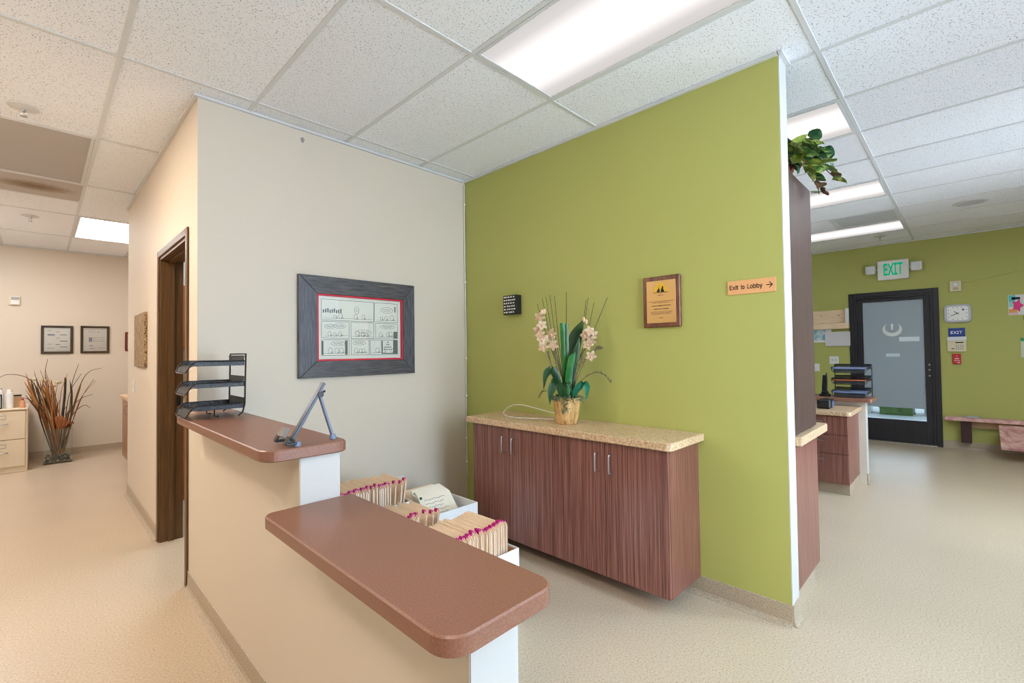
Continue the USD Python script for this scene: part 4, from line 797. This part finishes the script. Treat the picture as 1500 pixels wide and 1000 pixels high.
# left of the exit door
t = thing('wall_rack', 'pale wooden wall rack left of the exit door', 'rack', (XF, -1.0, 1.63))
M_maple = tex('maple', [(.3, (226, 196, 158)), (.7, (240, 216, 184))], 3, .5, mscale=(8, 2, 20))
obj('back_board', box(-.02, -.001, -.815, 0, .09, .285, .003), M_maple, t); obj('shelf', box(-.10, -.001, -.83, 0, .0, .085, .004), M_maple, t); obj('end', box(-.095, -.0205, -.83, -.79, .0855, .30, .003), M_plasticwhite, t)
for y in (-.7, -.48): obj('peg', cyl((-.02, y, .2), (-.05, y, .205), .008, 10), M_steel, t)
t = on_far('paper', 'blank white sheet pinned below the wooden rack', 'paper', -1.52, 1.372); obj('sheet', wallx(flat(0, .315, 0, .215, .022, .026), 0, 0, 0), plain('sheet_plain', (214, 212, 216), .7), t)
t = on_far('picture', 'small pale blue map print in a white frame below the wooden rack', 'picture', -1.2, 1.43)
obj('frame', [wallx(flat(0, .40, 0, .03, .001, .018), 0, 0, 0), wallx(flat(0, .40, .19, .215, .001, .018), 0, 0, 0), wallx(flat(0, .03, .03, .19, .001, .018), 0, 0, 0), wallx(flat(.33, .40, .03, .19, .001, .018), 0, 0, 0)], M_plasticwhite, t); obj('print', wallx(flat(.03, .33, .03, .19, .001, .012), 0, 0, 0), tex('map_print', [(.4, (124, 176, 196)), (.55, (190, 214, 220)), (.7, (220, 226, 222))], 14, .6), t)
t = on_far('switch', 'white double light switch left of the exit door', 'switch', -1.565, 1.10); obj('plate', wallx(flat(0, .118, 0, .118, 0, .007, .002), 0, 0, 0), M_plasticwhite, t)
for u in (.03, .075): obj('toggle', wallx(flat(u, u+.016, .045, .075, .007, .014, .002), 0, 0, 0), plain('toggle%d' % int(u*1000), (190, 196, 206), .4), t)
t = on_far('socket', 'white socket plate near the reception phone on the far wall', 'socket', -1.36, .985); obj('plate', wallx(flat(0, .075, 0, .118, 0, .007, .002), 0, 0, 0), M_plasticwhite, t); obj('outlet', wallx(flat(.02, .055, .062, .1, .007, .009), 0, 0, 0), M_plasticwhite, t); obj('outlet', wallx(flat(.02, .055, .015, .052, .007, .009), 0, 0, 0), M_plasticwhite, t)

# ------------------------------------------------------------------ hall
t = thing('art_panel', 'narrow brown patterned art panel on the hall wall beyond the doorway', 'picture', (0, 2.27, 1.262))
obj('panel', wallx(flat(0, .57, 0, .452, .001, .02, .002), 0, 0, 0), tex('woven_art', [(.38, (64, 46, 32)), (.46, (132, 96, 62)), (.52, (206, 178, 132)), (.6, (88, 60, 38))], 24, .6, mscale=(1, 2.2, 1), dist=2.2), t)
t = thing('switch', 'white light switch on the hall wall below the art panel', 'switch', (0, 2.46, 1.02)); obj('plate', wallx(flat(0, .075, 0, .118, 0, .007, .002), 0, 0, 0), M_plasticwhite, t); obj('toggle', wallx(flat(.03, .045, .045, .075, .007, .014, .002), 0, 0, 0), M_plasticwhite, t)
def framed(label, x0, x1, z0, z1, material, lines):
    t = thing('framed_paper', label, 'picture', (x0, YF, z0)); w_, h_ = x1-x0, z1-z0; b = .028
    for q in ((0, w_, 0, b), (0, w_, h_-b, h_), (0, b, b, h_-b), (w_-b, w_, b, h_-b)): obj('frame_rail', wally(flat(*q, .001, .024, .004), 0, 0, 0), material, t)
    obj('paper', wally(flat(b, w_-b, b, h_-b, .001, .008), 0, 0, 0), M_paper, t)
    obj('text_line', [wally(flat(w_*a, w_*c, h_*v, h_*(v+hh), .008, .009), 0, 0, 0) for a, c, v, hh in lines], plain('print_grey%d' % _used[('/World', 'framed_paper')], (150, 156, 172), .7), t)
    obj('glass', wally(flat(b, w_-b, b, h_-b, .013, .015), 0, 0, 0), M_pane, t)
M_frame = tex('dark_bronze_frame', [(.3, (46, 36, 26)), (.7, (74, 58, 40))], 4, .35)
framed('left framed certificate with staggered text blocks on the hall end wall', -.601, -.286, 1.402, 1.782, M_frame, [(.2, .32, .81, .015), (.45, .57, .77, .02), (.2, .42, .64, .06), (.58, .8, .66, .03), (.46, .58, .55, .015), (.58, .82, .43, .035), (.2, .34, .33, .015), (.45, .58, .31, .03), (.58, .82, .22, .03), (.2, .4, .2, .012)])
framed('right framed letter with faint paragraphs on the hall end wall', -.212, .095, 1.404, 1.788, M_frame, [(.15, .85, .87, .012), (.25, .5, .78, .012), (.58, .64, .77, .03), (.28, .4, .42, .16), (.42, .82, .56, .01), (.42, .82, .5, .01), (.42, .82, .44, .01), (.3, .42, .26, .03), (.3, .5, .17, .02), (.6, .85, .18, .012)])
framed('small red framed picture half hidden by the hall wall corner', .269, .59, 1.432, 1.71, tex('red_frame', [(.3, (96, 34, 26)), (.7, (128, 52, 40))], 4, .35), [(.25, .75, .3, .3)])
t = thing('thermostat', 'white and beige thermostat box at the left on the hall end wall', 'thermostat', (-.905, YF, 2.035)); obj('plate', wally(flat(0, .115, 0, .125, 0, .012, .002), 0, 0, 0), M_beige, t); obj('body', wally(flat(.025, .105, .008, .118, .012, .04, .005), 0, 0, 0), M_plasticwhite, t); obj('display', wally(flat(.03, .1, .07, .11, .04, .042), 0, 0, 0), plain('lcd', (160, 160, 160), .3), t)
# recess counter
t = thing('hall_cabinet', 'brown cabinet with a tan top in the recess at the hall end', 'cabinet', (.13, 3.0, 0))
M_tanwood = tex('tan_wood', [(.3, (142, 100, 72)), (.7, (172, 128, 96))], 3, .35, mscale=(20, 20, 1))
obj('body', box(.02, .66, 0, 1.62, .1, .83, .002), M_tanwood, t); obj('plinth', box(.06, .66, 0, 1.6, 0, .1), M_base, t); obj('worktop', slab_xy(rrect(-.03, .665, -.0, 1.65, [.004, .004, .004, .03]), .832, .872), M_stone, t)
for k in range(3):
    d = obj('door', box(0, .0195, .004+k*.54, .536+k*.54, .105, .825, .001), M_tanwood, t); obj('handle', tube([(0, .06+k*.54, .66), (-.026, .06+k*.54, .665), (-.026, .06+k*.54, .755), (0, .06+k*.54, .76)], .0045, 8), M_steel, d)
# file cabinet with things on top
t = thing('file_cabinet', 'beige two drawer metal file cabinet at the hall end', 'file cabinet', (-.93, 5.27, 0))
M_putty = plain('putty_metal', (222, 206, 180), .4)
obj('body', box(-.225, .225, -.30, .45, 0, .735, .004), M_putty, t); obj('top', box(-.228, .228, -.325, .455, .736, .752, .004), M_putty, t)
for z0, z1 in ((.075, .385), (.395, .72)):
    d = obj('drawer', box(-.205, .205, -.318, -.3005, z0, z1, .003), M_putty, t); obj('label_holder', [box(-.09, .05, -.3215, -.318, z1-.085, z1-.08), box(-.09, .05, -.3215, -.318, z1-.045, z1-.04), box(-.09, -.085, -.3215, -.318, z1-.08, z1-.045), box(.045, .05, -.3215, -.318, z1-.08, z1-.045)], M_steel, d)
    obj('handle', tube(bez([(-.1, -.318, z1-.14), (-.085, -.345, z1-.142), (.045, -.345, z1-.142), (.06, -.318, z1-.14)], 5), .006, 8), M_steel, d)
zt = .7525
t = thing('photo_frame', 'small black desk frame with a white page on the beige file cabinet', 'frame', (-.99, 5.06, zt)); obj('rim', [box(-.07, .07, -.01, .01, 0, .012), box(-.07, .07, -.01, .01, .158, .17), box(-.07, -.06, -.01, .01, .012, .158), box(.06, .07, -.01, .01, .012, .158)], M_blackplastic, t); obj('page', box(-.06, .06, -.002, .004, .012, .158), M_paper, t); obj('text_line', [box(-.045, .045, -.0028, -.002, z, z+.006) for z in (.04, .07, .1, .12)], M_greyink, t)
t = thing('bottle', 'tall white pump bottle on the beige file cabinet', 'bottle', (-.862, 5.12, zt)); obj('body', lathe([(0, 0), (.033, 0), (.035, .01), (.035, .17), (.026, .19), (0, .19)], 24), M_plasticwhite, t, smooth=40); obj('cap', lathe([(0, .19), (.022, .19), (.022, .225), (0, .226)], 20), M_plasticwhite, t)
t = thing('bottle', 'white bottle behind the desk frame on the beige file cabinet', 'bottle', (-.945, 5.2, zt)); obj('body', lathe([(0, 0), (.036, 0), (.038, .01), (.038, .19), (.02, .22), (0, .22)], 24), M_plasticwhite, t, smooth=40); obj('cap', lathe([(0, .22), (.02, .22), (.02, .24), (0, .241)], 20), plain('cap_grey', (200, 200, 202), .4), t)
t = thing('box', 'brown card box with a black lid on the beige file cabinet', 'box', (-.795, 5.17, zt)); obj('carton', box(-.03, .03, -.03, .03, 0, .135, .002), plain('carton', (176, 140, 98), .7), t); obj('lid', box(-.032, .032, -.032, .032, .136, .152, .002), M_blackplastic, t)
t = thing('figurine', 'small bottle with a red cap at the edge of the beige file cabinet', 'bottle', (-.752, 5.04, zt)); obj('body', lathe([(0, 0), (.024, 0), (.026, .02), (.022, .075), (.012, .09), (0, .09)], 18), plain('amber', (206, 150, 116), .4), t, smooth=40); obj('cap', lathe([(0, .09), (.013, .09), (.012, .11), (0, .112)], 14), plain('cap_red', (186, 60, 48), .5), t)
# dried arrangement in a glass vase
t = thing('glass_vase', 'clear rectangular glass vase holding dried stalks at the hall end', 'vase', (-.44, 5.3, 0))
M_vase = pane('vase_glass', (.93, .95, .93)); a, b, h_ = .135, .075, .44
obj('side', [box(-a, a, -b, -b+.006, 0, h_), box(-a, a, b-.006, b, 0, h_), box(-a, -a+.006, -b+.006, b-.006, 0, h_), box(a-.006, a, -b+.006, b-.006, 0, h_)], M_vase, t); obj('base', box(-a+.006, a-.006, -b+.006, b-.006, 0, .012), M_vase, t)
rng = np.random.default_rng(21); ms = []
for k in range(90):
    s_ = trimesh.creation.icosphere(1, 1.).apply_scale(rng.uniform(.008, .017, 3)); s_.apply_translation((rng.uniform(-a+.024, a-.024), rng.uniform(-b+.024, b-.024), .03+rng.uniform(0, .07))); ms.append(s_)
t2 = thing('pebbles', 'dark river pebbles in the bottom of the glass vase', 'pebbles', (-.44, 5.3, 0)); tag(obj('pebble', ms, tex('pebble', [(.4, (64, 60, 46)), (.6, (116, 108, 84))], 30, .4), t2), kind='stuff'); tag(t2, kind='stuff')
t = thing('dried_arrangement', 'dried brown grasses and reeds standing in the glass vase', 'dried plant', (-.44, 5.3, .11))
M_dry = [tex('dry_%d' % k, [(.3, c0), (.7, c1)], 8, .7, mscale=(1, 1, .2)) for k, (c0, c1) in enumerate((((92, 58, 28), (138, 92, 48)), ((122, 84, 44), (178, 134, 82)), ((56, 40, 24), (92, 66, 38)), ((150, 92, 44), (196, 132, 70))))]
for k in range(52):
    ang = float(np.clip(rng.normal(-.17, .17), -.31, .27)); dep = rng.normal(0, .08); ln = rng.uniform(.6, 1.12); b0 = np.array((rng.uniform(-.05, .06), rng.uniform(-.03, .03), 0)); curve = rng.normal(0, .08)
    p = [b0, b0+np.array((math.sin(ang)*.4*ln+.01, dep*.4*ln, .4*ln)), b0+np.array((math.sin(ang)*.75*ln+curve*.3, dep*.8*ln, .74*ln)), b0+np.array((math.sin(ang)*1.05*ln+curve, dep*1.1*ln, .97*ln))]
    q = bez(p, 5); m_ = M_dry[int(rng.integers(4))]
    if k % 3 == 0: obj('stalk', tube(q, np.linspace(.006, .0025, len(q)), 6), m_, t, smooth=True)
    else: obj('blade', ribbon(q, np.interp(np.linspace(0, 1, len(q)), [0, .4, .8, 1], [.008, .016, .022, .002]), (math.cos(k), math.sin(k), 0), .4, .002), m_, t)
for pts in ([(.02, 0, 0), (.1, 0, .4), (.2, 0, .85), (.29, .0, 1.04), (.42, 0, 1.09)], [(.02, 0, 0), (.1, 0, .5), (.13, 0, .9), (.19, 0, 1.15)], [(.02, 0, 0), (.12, 0, .45), (.24, 0, .6), (.31, 0, .56)], [(0, 0, 0), (-.1, 0, .5), (-.26, -.02, .72), (-.4, -.02, .75)],
            [(0, 0, 0), (-.12, 0, .6), (-.24, 0, .95), (-.44, 0, 1.04), (-.58, 0, .93)], [(0, 0, 0), (-.06, 0, .6), (-.12, 0, 1.0), (-.1, 0, 1.22)], [(.02, 0, 0), (.1, 0, .5), (.2, 0, .68), (.33, 0, .74)]): obj('twig', tube(bez(pts, 7), np.linspace(.006, .0025, 7*(len(pts)-1)+1), 6), M_dry[2], t, smooth=True)
obj('cattail', tube(bez([(.04, -.02, .5), (.06, -.02, .75), (.065, -.02, .98)], 6), [.012]*12+[.008], 8), plain('cattail', (58, 48, 40), .9), t, smooth=True)
for k in range(7): obj('dry_leaf', ribbon(bez([(.02, -.03, .30), (.0+.016*k, -.05-.006*(k % 2), .38), (-.012+.023*k, -.06, .47-.004*k*k/2), (-.01+.026*k, -.045, .50-.007*k*k/2)], 5), np.interp(np.linspace(0, 1, 16), [0, .55, 1], [.01, .045, .003]), (1, .3*(-1)**k, 0), .5, .002), tex('dry_leaf%d' % k, [(.3, (122, 66, 36)), (.7, (170, 102, 60))], 10, .7), t, smooth=True)
for u, z in ((-.22, 1.02), (-.12, 1.0), (-.25, .95), (-.05, .93), (.0, .97)): obj('dry_flower', trimesh.creation.icosphere(1, .035).apply_scale((1, .8, .7)).apply_translation((u, .02, z-.05)), leafmat('dry_flower%d' % int(z*1000), [(.3, (206, 190, 150)), (.7, (232, 220, 190))], 40, .2, .8), t)
